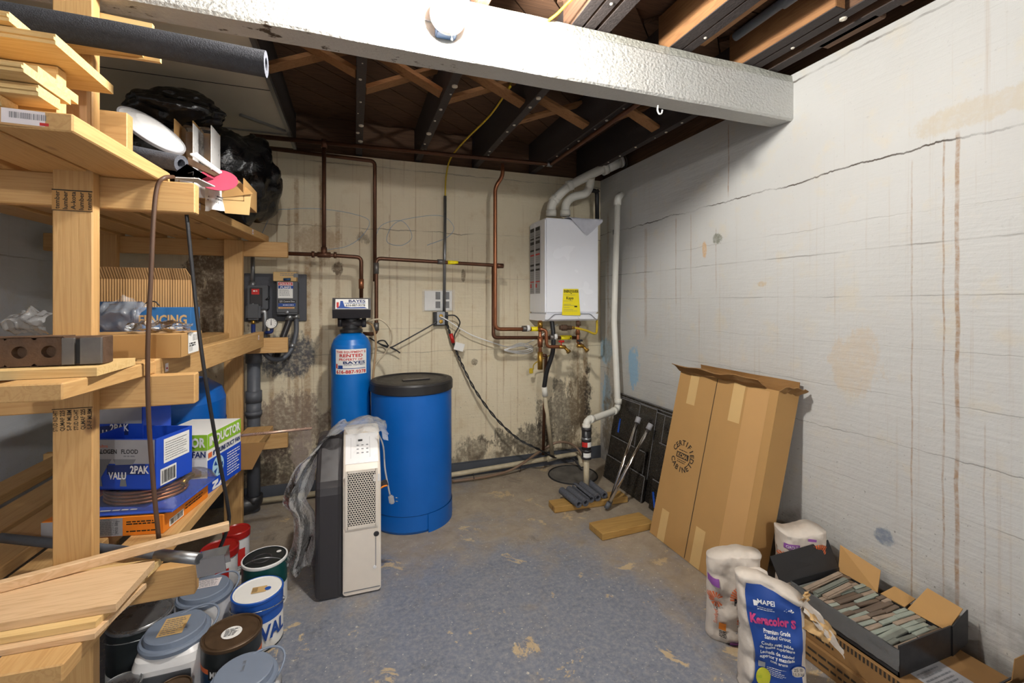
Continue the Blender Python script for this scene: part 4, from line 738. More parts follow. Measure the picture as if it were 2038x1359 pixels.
def honeycomb(x0, x1, y0, y1, n):
    mb = MB(); pw = (x1-x0)/n; R = pw/math.sqrt(3); rows = int((y1-y0)/(1.5*R)); r_in = pw*.43
    for j in range(rows):
        for i in range(n if j % 2 == 0 else n-1):
            cx, cy = x0+pw*(i+.5+(0 if j % 2 == 0 else .5)), y0+R+j*1.5*R
            o = [(cx+R*math.cos(math.radians(30+60*k)), cy+R*math.sin(math.radians(30+60*k))) for k in range(6)]
            nn = [(cx+r_in*math.cos(math.radians(30+60*k)), cy+r_in*math.sin(math.radians(30+60*k))) for k in range(6)]
            mb.add([f.p(a, b, .004) for a, b in o]+[f.p(a, b, .004) for a, b in nn]+[f.p(a, b, .0014) for a, b in nn], [[k, (k+1) % 6, 6+(k+1) % 6, 6+k] for k in range(6)]+[[6+k, 6+(k+1) % 6, 12+(k+1) % 6, 12+k] for k in range(6)])
    return mb
o = honeycomb(gx0, gx1, gz0, gz1, 11).build('grille', M['cream'], du); o['kind'] = 'stuff'
mb = MB(); t_ = .008                              # raised frame around the grille
for (x0, y0, x1, y1) in ((gx0-t_, gz0-t_, gx0+.002, gz1+t_), (gx1-.002, gz0-t_, gx1+t_, gz1+t_), (gx0, gz1-.003, gx1, gz1+t_), (gx0, gz0-t_, gx1, gz0+.004)): mb.box(tuple(f.p(x0, y0, .005)), tuple(f.p(x1, y1, 0)))
mb.build('grille_frame', M['cream'], du)
q1, q2 = q(748, 1130), q(748, 1062); rect(f, q1[0]-.002, q1[1], q1[0]+.001, q2[1], .0012, M['ink_grey'], 'tank_seam', du)
MB().lathe([(0, .002), (.010, .0015), (.012, 0)], f.p(*q(749, 1062)), 12, axis=(0,-1,0)).build('finger_notch', M['charcoal'], du); MB().lathe([(0, .002), (.007, .0015), (.008, 0)], f.p(*q(746, 1128)), 10, axis=(0,-1,0)).build('finger_notch', M['white'], du)
rect(f, .004, .022, dw-.004, .026, .0012, M['ink_grey'], 'foot_seam', du)
sl2 = Frame(V(DXM, DY0+.045, zf+.03), (1,0,0), V(0, .115, zt_-.012-zf-.03)); L2 = math.hypot(.115, zt_-zf-.042)
rect(sl2, dw*.06, L2*.04, dw*.94, L2*.98, .0016, M['white'], 'control_panel', du); rect(sl2, dw*.40, L2*.72, dw*.52, L2*.78, .0024, M['ink'], 'display', du)
for k in range(3):
    for m_ in range(3): rect(sl2, dw*(.36+.13*k), L2*(.34+.12*m_), dw*(.42+.13*k), L2*(.37+.12*m_), .0024, M['ink_grey'], 'button_mark', du)
rect(sl2, dw*.2, L2*.2, dw*.205, L2*.85, .0022, M['ink_grey'], 'panel_line', du); rect(sl2, dw*.72, L2*.2, dw*.725, L2*.85, .0022, M['ink_grey'], 'panel_line', du); rect(f, dw*.80, zf-.035, dw*.97, zf-.003, .002, M['white'], 'sticker', du)
cr = thing('power_cable', V(DX1+.03, 2.2, .37), 'grey power cord with plug hanging over the side of the dehumidifier', 'cord')
MB().tube(spline([V(DX1-.03, 2.27, zt_+.006), PY(755, 868, 2.22), PY(763, 890, 2.19), PY(766, 930, 2.16), PY(771, 960, 2.14), PY(776, 985, 2.13)], 8), .004, 8).build('cable', M['greyprint'], cr)
MB().obox(PY(779, 994, 2.13), V(1,0,0), V(0,1,0), V(.15,0,-1).normalized(), .024, .018, .04, .005).build('plug', M['greyprint'], cr); MB().tube([PY(787, 990, 2.13), PY(792, 991, 2.13)], .002, 6).build('prong', M['steel'], cr); MB().tube([PY(787, 997, 2.13), PY(792, 998, 2.13)], .002, 6).build('prong', M['steel'], cr)
MB().obox(PY(765, 962, 2.14), V(1,0,.3).normalized(), V(0,1,0), V(-.3,0,1).normalized(), .03, .02, .03, .004).build('cord_wrap', M['charcoal'], cr); MB().tube(spline([PY(757, 972, 2.13), PY(763, 968, 2.125), PY(770, 966, 2.13)], 5), .004, 6).build('orange_tie', M['orange'], cr)
def film():
    mb = MB()
    path = [V(DX1+.035, 2.235, zt_+.0), V(DX1+.0, 2.24, zt_+.035), V(DX1-.06, 2.25, zt_+.05), V(DXM+.03, 2.25, zt_+.032), V(DXM-.04, 2.24, zt_+.012), V(DX0+.0, 2.22, zt_-.07), V(DX0-.06, 2.2, zt_-.17), V(DX0-.09, 2.2, zt_-.28), V(DX0-.055, 2.2, zt_-.36), V(DX0-.05, 2.2, .22), V(DX0-.075, 2.2, .12), V(DX0-.07, 2.2, .075)]
    pts = spline(path, 6); n = len(pts)-1
    def fn(i, j):
        k = min(n, int(round(i*n))); p = pts[k]; w_ = .075+.055*math.sin(i*5+1) if i < .75 else .03
        y = (j-.5)*2*w_; nz = mnoise.noise((i*16, j*6, 4)); nx = mnoise.noise((i*13, j*7, 9))
        k2 = min(1, max(0, (i-.35)/.2)); return p+V(nx*.016+(j-.5)*.10*k2, y*(1-.6*k2)+.03*k2*math.cos(j*9), nz*.018-(abs(j-.5)*2)**2*.03*(1 if i < .3 else 0))
    return mb.grid(fn, n, 16)
tag(film().build('plastic_bag', M['film']), 'crumpled clear plastic bag draped over the dehumidifier and down its dark side', 'plastic bag')

# ================================================================== big cardboard carton leaning on the right wall
KX0, KX1, KT, KZ = 1.545, 1.758, .128, .885
KA, KB = 2.085, 1.46                              # far and near ends along the wall
dn = V(KX1-KX0, 0, KZ).normalized(); nn_ = V(dn.z, 0, -dn.x)       # up the face / towards the wall
ct = thing('cabinet_carton', (1.65, 1.77, 0), 'large flat brown cabinet carton leaning against the right wall', 'carton')
KL = math.hypot(KX1-KX0, KZ)
o0 = V(KX0, 0, 0.002)
MB().prism([o0+V(0, KA, 0), o0+V(0, KA, 0)+dn*KL, o0+V(0, KA, 0)+dn*KL+nn_*KT*.97, o0+V(0, KA, 0)+nn_*KT*.0+V(KT*.9, 0, 0)], (0, KB-KA, 0)).build('box_body', M['card'], ct)
kf = Frame(o0+V(0, KA, 0), (0,-1,0), dn); kw = KA-KB
rect(kf, kw*.437, .004, kw*.443, KL-.004, .0008, M['ink'], 'centre_slit', ct)
for x0, y0, x1, y1 in ((.14, KL-.17, .24, KL-.0), (.61, KL-.19, .72, KL-.0), (.10, .0, .19, .16), (.50, .0, .60, .18)):
    rect(kf, kw*x0, y0, kw*x1, y1, .001, M['tape'], 'paper_tape', ct)
rect(kf, kw*.74, .002, kw*.93, KL-.01, .0006, plain('scuffed_card', (192, 150, 96), .75, 0, .06, 9), 'scuffed_strip', ct)
ccx, ccy = .135, .465
arc_text(kf, 'CERTIFIED', ccx, ccy, .056, .027, math.radians(165), math.radians(-15), M['stamp'], ct); arc_text(kf, 'CABINET', ccx, ccy, .083, .027, math.radians(195), math.radians(345), M['stamp'], ct, True)
rect(kf, ccx-.045, ccy-.014, ccx+.045, ccy+.016, .0009, M['stamp'], 'emblem_bar', ct); text(kf, 'KCMA', ccx, ccy-.009, .020, M['card'], ct, .075, off=.0016, bold=.03)
fake_lines(kf, ccx-.032, ccx+.032, [ccy+.026, ccy-.026, ccy-.036], .004, M['stamp'], ct, ragged=.1)
tl = o0+V(0, KA, 0)+dn*KL
def flap(p0, p1, d, L, taper=.0, wav=.01, name='flap', mat=None):
    p0, p1, d = Vector(p0), Vector(p1), Vector(d).normalized(); th = d.cross((p1-p0).normalized())*.0035
    mb = MB()
    def fn(i, j, s): 
        q = p0.lerp(p1, i)+d*(L*j*(1-taper*abs(i-.5)*2)); return q+th*s+d.cross((p1-p0).normalized())*(wav*mnoise.noise((i*5, j*2, L*9)))
    mb.grid(lambda i, j: fn(i, j, -.5), 14, 4, False); mb.grid(lambda i, j: fn(i, j, .5), 14, 4, False)
    mb.grid(lambda i, j: fn(i, 1, j-.5), 14, 1, False); mb.grid(lambda i, j: fn(0, i, j-.5), 4, 1, False); mb.grid(lambda i, j: fn(1, i, j-.5), 4, 1, False)
    return mb.build(name, mat or M['card'], ct)
flap(tl+V(-.001, .01, .0), tl+V(-.001, KB-KA+.06, 0), V(-.75, .12, .55), .07, .1, .02, 'front_flap', M['card_dark'])
bl = tl+nn_*KT*.97
flap(bl+V(0, -.02, 0), bl+V(0, KB-KA+.0, 0), V(.02, 0, 1), .06, .0, .01, 'back_flap', M['card_dark'])
flap(tl+V(0, KB-KA, 0), bl+V(0, KB-KA, 0), V(.2, -.55, .35), .055, .2, .012, 'side_flap', M['card_dark'])

# ================================================================== dark stone tiles, tubes, blocks in the corner
def lean_tile(y0, y1, zh, xb, lean, name, label, z0=.004, edge=True, th=.011, grp=None, tape=None):
    """tile leaning towards the right wall: foot at x = xb, top leaning by lean"""
    lean = .18*zh; t = thing(name, (xb, (y0+y1)/2, 0), label, 'tile', grp); d = V(lean, 0, math.sqrt(max(.01, zh*zh-lean*lean))).normalized(); n = V(d.z, 0, -d.x)
    c = V(xb, (y0+y1)/2, z0)+d*zh/2+n*th/2
    MB().obox(c, V(0,1,0), n, d, y1-y0, th, zh, .0012).build('slab', M['granite'], t)
    fr = Frame(V(xb, y1, z0)-n*.0006, (0,-1,0), d)
    if edge: rect(fr, 0, zh-.006, y1-y0, zh, .001, M['stone_edge'], 'sawn_edge', t); rect(fr, (y1-y0)-.006, 0, (y1-y0), zh, .001, M['stone_edge'], 'sawn_edge', t)
    for (x, y, w_, h_, a) in tape or []:
        ca, sa = math.cos(a), math.sin(a); shape(fr, [(x+ca*p-sa*q_, y+sa*p+ca*q_) for p, q_ in ((0, 0), (w_, 0), (w_, h_), (0, h_))], .0016, M['bluetape'], 'blue_tape', t)
    return t
tg = 'dark stone tiles stacked against the right wall'
XT = 1.715
lean_tile(2.14, 2.92, .60, XT+.065, .105, 'stone_tile', 'largest dark stone slab at the back of the leaning tile stack', tape=None)
lean_tile(2.16, 2.88, .585, XT+.052, .105, 'stone_tile', 'second dark stone slab, just before the largest of the leaning stack', tape=None)
lean_tile(2.60, 2.90, .58, XT+.036, .105, 'stone_tile', 'dark stone tile with blue tape behind the upright chrome tubes', tape=[(.08, .33, .02, .10, 0)])
lean_tile(2.42, 2.60, .585, XT+.036, .105, 'stone_tile', 'narrow tall dark stone strip with pale sawn edge beside the tubes')
lean_tile(2.34, 2.42, .57, XT+.038, .105, 'stone_tile', 'slender dark stone offcut strip nearest the carton side of the tubes')
lean_tile(2.10, 2.34, .57, XT+.036, .105, 'stone_tile', 'dark stone tile with blue tape half hidden behind the carton', tape=[(.17, .20, .022, .11, 0)])
lean_tile(2.45, 2.86, .30, XT+.018, .09, 'stone_tile', 'half-height dark stone tile standing before the taped one')
lean_tile(2.10, 2.34, .40, XT+.020, .09, 'stone_tile', 'mid-height dark stone tile leaning beside the carton', tape=[(.12, .05, .02, .09, .35)])
lean_tile(2.40, 2.86, .165, XT+.0, .06, 'stone_tile', 'lowest dark stone offcut at the front of the leaning stack')
lean_tile(2.12, 2.33, .18, XT+.002, .06, 'stone_tile', 'small dark stone offcut on the floor beside the short wood block', tape=[(.05, .02, .018, .09, .4)])
for k, (u0, v0, u1, v1, lab) in enumerate(((1271, 832, 1211, 1012, 'chrome tube with grey ribbed end leaning on the dark tiles, farther of two'), (1295, 845, 1206, 1016, 'chrome tube with grey ribbed end leaning on the dark tiles, nearer of two'))):
    t = thing('chrome_tube', PZ(u1, v1, .01), lab, 'tube', 'chrome tubes on the tiles'); a = PX(u0, v0, XT+.075-k*.012); b = PZ(u1, v1-4, .014); d = (b-a).normalized()
    MB().tube([a, b], .0115, 14).build('tube', M['chrome'], t); MB().tube([a-d*.005, a+d*.035], .0175, 14).build('ribbed_cap', M['greyprint'], t); MB().tube([b-d*.04, b], .0145, 12).build('end_fitting', M['pvc_grey'], t)
def block(pts, h, name, label, mat, extra=None):
    p = [PZ(u, v, h) for u, v in pts]; p = [V(q_.x, q_.y, .001) for q_ in p]
    mb = MB().prism(p, (0, 0, h)); o = mb.build(name, mat); tag(o, label, 'timber'); return p
w1 = [PZ(1083, 992, .04), PZ(1108, 1012, .04)]
def plank(a, b, width, h, name, label, mat, cat='timber', z=.001):
    a, b = V(a.x, a.y, 0), V(b.x, b.y, 0); d = (b-a).normalized(); l = V(-d.y, d.x, 0)
    return tag(MB().obox((a+b)/2+l*width/2+UP*(z+h/2), d, l, UP, (b-a).length, width, h, .003).build(name, mat), label, cat)
plank(PZ(1104, 1022, 0), PZ(1250, 1000, 0)+V(0, 0, 0), .10, .038, 'timber_block', 'treated timber offcut under the grey foam sleeves', W['treated_x'])
plank(PZ(1199, 1077, 0), PZ(1302, 1053, 0), .135, .038, 'timber_block', 'short treated timber offcut on the floor beside the carton', W['treated_x'])
def foam_sleeve(a, b, r, label, grp, arc0=.4, r_in=.55, z=0):
    a, b = Vector(a), Vector(b); d = (b-a).normalized(); s_ = d.cross(UP).normalized(); up = s_.cross(d); mb = MB(); n = 18
    prof = [(arc0+(2*math.pi-.35)*k/n) for k in range(n+1)]
    ring = lambda p: [p+(s_*math.cos(t)+up*math.sin(t))*r for t in prof]+[p+(s_*math.cos(t)+up*math.sin(t))*r*r_in for t in prof[::-1]]
    A, B = ring(a), ring(b); m_ = len(A); mb.add(A+B, [[i, (i+1) % m_, m_+(i+1) % m_, m_+i] for i in range(m_)], True)
    for R_ in (A, B): mb.add(R_, [[k, k+1, m_-2-k, m_-1-k] for k in range(n)])
    return tag(mb.build('foam_sleeve', M['foam2']), label, 'pipe insulation', grp)
gfo = 'short foam sleeves on the timber block'
fa = [(1152, 1003, 'leftmost'), (1166, 1000, 'second from the left'), (1177, 993, 'middle'), (1190, 990, 'second from the right'), (1203, 985, 'rightmost')]
for k, (u, v, wh) in enumerate(fa):
    a = PZ(u, v, .064); b = a+V(-.012+.004*k, .21, .0); foam_sleeve(V(a.x, a.y, .063), V(b.x, b.y, .063), .0225, 'short grey foam pipe sleeve on the timber block, '+wh+' of five', gfo, .3+k*1.1)

# ================================================================== timber storage rack
rack = thing('storage_rack', (-.95, 2.2, 0), 'home-made pine storage rack of posts, cross beams and plank shelves', 'rack')
S1, S2, S3 = 1.63, 1.067, .504                    # tops of the cross beams
nrx = (-.754, -.668)
MB().box((nrx[0], 1.52, 0), (nrx[1], 1.558, 2.22), .003).build('post', W['pine_z'], rack)
MB().box((-.690, 2.90, 0), (-.599, 2.938, S1), .003).build('post', W['pine_z'], rack)
MB().box((-1.265, 2.90, 0), (-1.176, 2.938, 1.92), .003).build('post', W['pine_z'], rack)
MB().box((-1.30, 1.52, 0), (-1.21, 1.558, 2.22), .003).build('post', W['pine_z'], rack)
for z in (S1, S2, S3):
    MB().box((-1.42, 1.558, z-.089), (-.444, 1.596, z), .003).build('cross_beam', W['pine_x'], rack)
    MB().box((-1.494, 2.938, z-.089), (-.372, 2.976, z), .003).build('cross_beam', W['pine_x'], rack)
def shelf(p0, p1, w_, z, name='shelf_board'): return board(name, p0, p1, w_, z, z+.038, W['pine_y'], rack)
def stick(fr, x, y, parent): rect(fr, x, y, x+.022, y+.026, .001, M['sticker'], 'price_sticker', parent); rect(fr, x+.006, y+.008, x+.016, y+.013, .0016, M['ink_red'], 'sticker_print', parent)
b1 = shelf((-.548, 1.173), (-.525, 1.62), .138, S1)
b3 = shelf((-.615, 1.625), (-.478, 2.985), .09, S1)
shelf((-.695, 1.20), (-.62, 2.985), .138, S1); shelf((-.86, 1.40), (-.79, 2.985), .138, S1); shelf((-1.03, 1.40), (-.98, 2.985), .138, S1); shelf((-1.20, 1.40), (-1.17, 2.985), .138, S1)
d3 = V(.137, 1.36, 0).normalized(); fr3 = Frame(V(-.615, 1.625, S1), d3, UP); stick(fr3, .42, .008, rack); stick(fr3, 1.06, .006, rack)
f1 = Frame(V(-.685, 1.1722, S1), (1, .05, 0), UP)
rect(f1, .006, .002, .135, .036, .0008, plain('clear_tape', (196, 152, 100), .2), 'clear_tape', rack); rect(f1, .025, .006, .105, .035, .0014, M['sticker'], 'barcode_label', rack); barcode(f1, .037, .017, .092, .029, rack, M['ink_grey'], .002); rect(f1, .083, .007, .103, .013, .002, M['ink_red'], 'label_print', rack)
# middle shelf
b = shelf((-.59, 1.225), (-.555, 1.60), .128, S2); shelf((-.72, 1.56), (-.66, 2.985), .138, S2); shelf((-.90, 1.56), (-.85, 2.985), .138, S2)
rail = board('side_rail', (-.555, 1.60), (-.49, 2.895), .038, 1.02, 1.108, W['pine_y'], rack)
dr = V(.065, 1.295, 0).normalized(); frr = Frame(V(-.555, 1.60, 1.02), dr, UP); stick(frr, .06, .042, rack); stick(frr, 1.17, .05, rack)
# bottom shelf
shelf((-.560, 1.163), (-.455, 2.985), .138, S3); shelf((-.74, 1.57), (-.62, 2.985), .138, S3); shelf((-.93, 1.57), (-.86, 2.985), .138, S3); shelf((-1.08, 1.57), (-1.06, 2.985), .12, S3); shelf((-1.28, 1.57), (-1.26, 2.985), .10, S3)
# stamps on the near post
fp = Frame(V(nrx[0], 1.52, 0), (1,0,0), UP); pw_ = nrx[1]-nrx[0]
z0, z1 = PY(140, 420, 1.52).z, PY(140, 378, 1.52).z
rect(fp, 0, z0, pw_, z1, .0008, M['stamp_band'], 'grade_stamp', rack); rect(fp, 0, z0, pw_, z0+.002, .0014, M['stamp'], 'stamp_line', rack); rect(fp, 0, z1-.003, pw_, z1, .0014, M['stamp'], 'stamp_line', rack)
for k, s_ in enumerate(('tember', 'lumber', 'A-kota', 'lumber', 'tember')): text(fp, s_, .016+k*.017, (z0+z1)/2, .010, M['stamp'], rack, .048, off=.0016, vertical=True, bold=.02)
z0, z1 = PY(140, 860, 1.52).z, PY(140, 812, 1.52).z
rect(fp, 0, z1-.002, pw_, z1, .0012, M['stamp'], 'stamp_line', rack)
for k, s_ in enumerate(('STUD KD-HT', 'QLMAF 225', 'S-P-F MLBM', 'STUD KD-HT', 'QLMAF 225', 'S-P-F MLBM')): text(fp, s_, .012+k*.0145, (z0+z1)/2, .0095, M['stamp'], rack, .055, off=.0012, vertical=True, bold=.02)

# ---- loose boards on the near end of the top shelf (they run off to the left)
grp = 'offcut boards piled on the top shelf'
def lie(x1, y0, y1, z0, th, label, mat='clear_x', name='trim_board', x0=-1.25, groove=0, cham=0):
    mb = MB(); mb.prism([V(x1, y0, z0), V(x1, y1, z0), V(x1, y1, z0+th), V(x1, y0, z0+th)] if not cham else [V(x1, y0, z0+cham), V(x1, y0+cham, z0), V(x1, y1, z0), V(x1, y1, z0+th), V(x1, y0, z0+th)], (x0-x1, 0, 0))
    if groove: mb.box((x0, y0-.006, z0+th*.35), (x1, y0, z0+th*.65))
    return tag(mb.build(name, W[mat]), label, 'board', grp)
zt0 = S1+.038
lie(-.66, 1.17, 1.22, zt0+.0005, .02, 'lowest narrow trim strip lying on the barcode-labelled shelf board', cham=.006)
lie(-.594, 1.155, 1.225, zt0+.022, .022, 'pale-ended trim board second from the bottom of the top shelf pile', groove=1)
lie(-.590, 1.105, 1.255, zt0+.046, .018, 'tongued trim board third from the bottom of the top shelf pile', groove=1)
lie(-.60, 1.165, 1.305, zt0+.066, .02, 'narrow trim board under the wide one in the top shelf pile')
tag(MB().box((-1.2, 1.31, zt0+.0005), (-.64, 1.345, zt0+.15), .002).build('timber_packer', W['clear_x']), 'pine packer standing on edge under the wide board of the top pile', 'timber')
lie(-.592, 1.205, 1.445, zt0+.152, .022, 'widest pine board near the top of the shelf pile', groove=1)
lie(-.655, 1.185, 1.30, zt0+.176, .019, 'short trim board lying on the widest pine board', groove=1)
lie(-.70, 1.14, 1.23, zt0+.197, .018, 'uppermost narrow trim board of the pile, cut at the left')
tag(MB().box((-.742, 1.478, zt0+.0005), (-.662, 1.497, zt0+.20), .001).build('plywood_offcut', W['oak_z']), 'upright plywood offcut before the near rack post', 'plywood')
tag(MB().box((-1.1, 1.625, zt0+.0005), (PY(253, 260, 1.625).x, 1.663, PY(253, 224, 1.625).z), .002).build('edge_plank', W['pine_x']), 'wide pine plank standing on edge behind the near rack post', 'board', grp)
p = PY(288, 108, 1.50); tag(MB().prism([V(p.x, 1.47, p.z-.012), V(p.x-.04, 1.42, p.z-.012), V(-1.0, 1.42, p.z-.03), V(-1.0, 1.515, p.z-.03), V(p.x, 1.515, p.z-.012)], (0, 0, .022)).build('trim_board', W['clear_x']), 'pale board with a clipped corner lying under the long foam tube', 'board', grp)
tag(MB().tube([PY(125, 18, 1.57), PY(305, 55, 1.57)], .011, 4, smooth=False).build('thin_batten', W['clear_x']), 'thin pale batten lying behind the long foam tube', 'batten')
tag(MB().box(tuple(PY(285, 120, 1.50)+V(-.2, -.006, 0)), tuple(PY(320, 108, 1.50)+V(0, .006, 0))).build('thin_batten', W['clear_x']), 'short thin batten end showing below the long foam tube', 'batten')
ft = thing('foam_tube', V(-.5, 1.40, 1.95), 'long black foam pipe insulation lying across the top of the rack', 'pipe insulation')
e1_, e0_ = PY(530, 128, 1.425), PY(-160, 6, 1.43)
MB().tube([e0_, e0_.lerp(e1_, .5)+V(0,0,.004), e1_], .035, 20, cap=False).build('sleeve', M['foam'], ft); dt = (e1_-e0_).normalized()
MB().lathe([(.035, 0), (.017, 0), (.016, -.06), (0, -.06)], e1_, 20, axis=dt).build('hollow_end', M['foam2'], ft)
# ---- things on the top shelf
f2_ = thing('foam_tube', PY(300, 320, 1.72), 'short grey foam tube with open end on the top shelf', 'pipe insulation')
e1_, e0_ = PY(361, 326, 1.70), PY(235, 300, 1.80); MB().tube([e0_, e1_], .0265, 20, cap=False).build('sleeve', M['foam2'], f2_); dt = (e1_-e0_).normalized(); MB().lathe([(.0265, 0), (.014, 0), (.013, -.05), (0, -.05)], e1_, 20, axis=dt).build('hollow_end', M['foam2'], f2_)
zs = S1+.038
lp = thing('light_diffuser', PY(300, 270, 1.95), 'white oval plastic light diffuser tilted on the top shelf', 'diffuser')
c = PY(302, 262, 1.92); ax = (PY(348, 292, 1.92)-PY(258, 224, 1.92)).normalized()
nrm = V(.45, -.55, .62); nrm = (nrm-ax*nrm.dot(ax)).normalized(); bx = ax.cross(nrm)
def disc(c, ax, bx, nrm, prof, seg=36, sy=1.0):
    mb = MB()
    for (r0, h0), (r1, h1) in zip(prof, prof[1:]):
        vs = []
        for r, h in ((r0, h0), (r1, h1)):
            for k in range(seg): t = 2*math.pi*k/seg; vs.append(c+ax*(r*math.cos(t))+bx*(r*sy*math.sin(t))+nrm*h)
        mb.add(vs, [[k, (k+1) % seg, seg+(k+1) % seg, seg+k] for k in range(seg)], True)
    return mb
disc(c, ax, bx, nrm, [(.112, 0), (.112, .006), (.098, .010), (.06, .026), (0, .032)], 36, .62).build('shade', M['white'], lp); disc(c, ax, bx, nrm, [(.115, -.002), (.115, .008), (.108, .008)], 36, .62).build('rim', M['greyprint'], lp)
for k, (u0, u1, v0, v1, Y, nm) in enumerate(((346, 382, 240, 320, 1.98, 'slim open carton holding a clear bagged part, left of two'), (383, 436, 246, 330, 1.99, 'slim open carton with a cut white side, right of two'))):
    t = thing('parts_carton', PY((u0+u1)/2, v1, Y), nm, 'carton', 'slim cartons on the top shelf'); a, b = PY(u0, v1, Y), PY(u1, v0, Y); z0, z1 = zs, b.z; x0, x1 = a.x, a.x+.062
    for (p_, q_, mt) in (((x0, Y, z0), (x0+.003, Y+.12, z1), 'card'), ((x1-.003, Y, z0), (x1, Y+.12, z1-.01), 'white'), ((x0, Y+.117, z0), (x1, Y+.12, z1-.005), 'card'), ((x0, Y, z0), (x1, Y+.003, z0+(z1-z0)*.35), 'white')):
        MB().box(p_, q_).build('carton_wall', M[mt], t)
    MB().lathe([(0, z0+.02), (.022, z0+.025), (.024, z1-.03), (.018, z1-.006), (0, z1-.004)], ((x0+x1)/2, Y+.055, 0), 14).build('bagged_part', M['blister'], t)
t = thing('white_bracket', PY(415, 320, 1.95), 'white flat tray plate tilted across the front of the slim cartons', 'plate')
MB().prism([PY(378, 308, 1.90), PY(392, 306, 1.93), PY(442, 344, 1.90), PY(436, 346, 1.87)], (0, .0, .005)).build('top_plate', M['white'], t); MB().prism([PY(374, 312, 1.88), PY(436, 347, 1.86), PY(425, 349, 1.84), PY(374, 326, 1.86)], (0, .004, -.002)).build('side_plate', M['rust'], t)
t = thing('louvre_plates', PY(380, 350, 1.80), 'stack of thin white plastic plates on the near beam', 'plates')
for k, pts in enumerate((((335, 353), (395, 356), (428, 372), (403, 372), (392, 364)), ((352, 342), (372, 328), (412, 352), (400, 357)), ((330, 346), (352, 338), (392, 352), (360, 356)))):
    MB().prism([PZ(u, v, zs+.003+.012*k) if k == 0 else PY(u, v, 1.66+.03*k) for u, v in pts], (0, 0, .003)).build('plate', M['white'] if k < 2 else M['greyprint'], t)
MB().tube([PY(374, 345, 1.66), PY(385, 342, 1.66), PY(384, 349, 1.66)], .002, 6).build('spring_clip', M['ink'], t)
dc = PY(434, 358, 1.88); tag(disc(dc, V(1, .05, -.10).normalized(), V(.02, .55, .62).normalized(), V(0, -.74, .66).normalized(), [(0, -.001), (.062, -.001), (.062, .001), (0, .001)], 36).build('sanding_disc', M['pink']), 'round pink sanding disc lying on the open carton', 'sanding disc')
oc = thing('open_carton', PY(460, 420, 2.0), 'open brown carton with a paper bag inside at the top shelf edge', 'carton')
a, b = PY(424, 424, 2.02), PY(502, 372, 2.02)
xa, xb = a.x-.10, b.x-.02; ya, yb = 1.98, 2.22
MB().box((xa, yb-.003, zs), (xb, yb, zs+.09)).build('carton_wall', M['card'], oc); MB().box((xb-.003, ya, zs), (xb, yb, zs+.09)).build('carton_wall', M['card'], oc); MB().box((xa, ya, zs), (xb, yb, zs+.003)).build('carton_base', M['card'], oc); MB().box((xa, ya, zs), (xa+.003, yb, zs+.09)).build('carton_wall', M['card'], oc)
MB().prism([PY(434, 396, ya), PY(500, 386, ya), PY(496, 428, ya), PY(448, 424, ya)], (0, .003, 0)).build('front_flap', M['tape'], oc)
MB().prism([PY(452, 372, ya+.05), PY(470, 356, ya+.05), PY(503, 386, ya-.01), PY(434, 394, ya)], (0, .002, .003)).build('top_flap', M['card'], oc)
pbg = MB().grid(lambda i, j: PY(408+30*i+10*j*i, 370+(50*j), 1.96)+V(0, .02*mnoise.noise((i*3, j*3, 5))-.02*math.sin(i*3.1), 0), 10, 10).build('paper_bag', M['paper'], oc); fb = Frame(PY(412, 398, 1.945), (1, 0, -.3), (.3, 0, 1)); fake_lines(fb, .0, .05, [.0, .012, .022], .005, M['ink_grey'], oc)
# black bin bags
def lump(c, r, seed, sub=4, amp=.22, sc=None, fr=1.6, crease=.10):
    bm = bmesh.new(); bmesh.ops.create_icosphere(bm, subdivisions=sub, radius=1); mb = MB(); c = Vector(c); sc = sc or (1, 1, 1); vs = []
    for v in bm.verts:
        d = v.co.normalized(); k = 1+amp*mnoise.noise(d*fr+V(seed, seed*2, 0))+crease*(abs(mnoise.noise(d*3.2+V(seed, 0, 3)))-.2)+crease*.35*(abs(mnoise.noise(d*7+V(0, seed, 3)))-.2)
        vs.append(c+V(d.x*r*sc[0]*k, d.y*r*sc[1]*k, d.z*r*sc[2]*k))
    mb.add(vs, [[v.index for v in f.verts] for f in bm.faces], True); bm.free(); return mb
cB = PY(466, 358, 2.70); m_ = lump(cB, .22, 2.3, 5, .25, (.95, .8, 1.15), 1.6, .13)
for v in m_.v: v.z = max(v.z, zs+.002) if v.y < 2.985 and v.x < -.47 else v.z
tag(m_.build('bin_bag', M['trash']), 'large bulging black bin bag overhanging the far end of the top shelf', 'bag', 'black bin bags')
cT = PY(352, 216, 2.3); mt_ = lump(cT, .125, 7.1, 5, .3, (1.4, .8, .58), 1.6, .13); tag(mt_.build('bin_bag', M['trash']), 'smaller black bin bag slumped on top behind the large one', 'bag', 'black bin bags')
cL = PY(285, 300, 2.5); m2 = lump(cL, .17, 4.4, 5, .25, (1.15, .85, 1.0), 1.6, .12)
for v in m2.v: v.z = max(v.z, zs+.002)
tag(m2.build('bin_bag', M['trash']), 'black bin bag lying behind the slim cartons on the top shelf', 'bag', 'black bin bags')
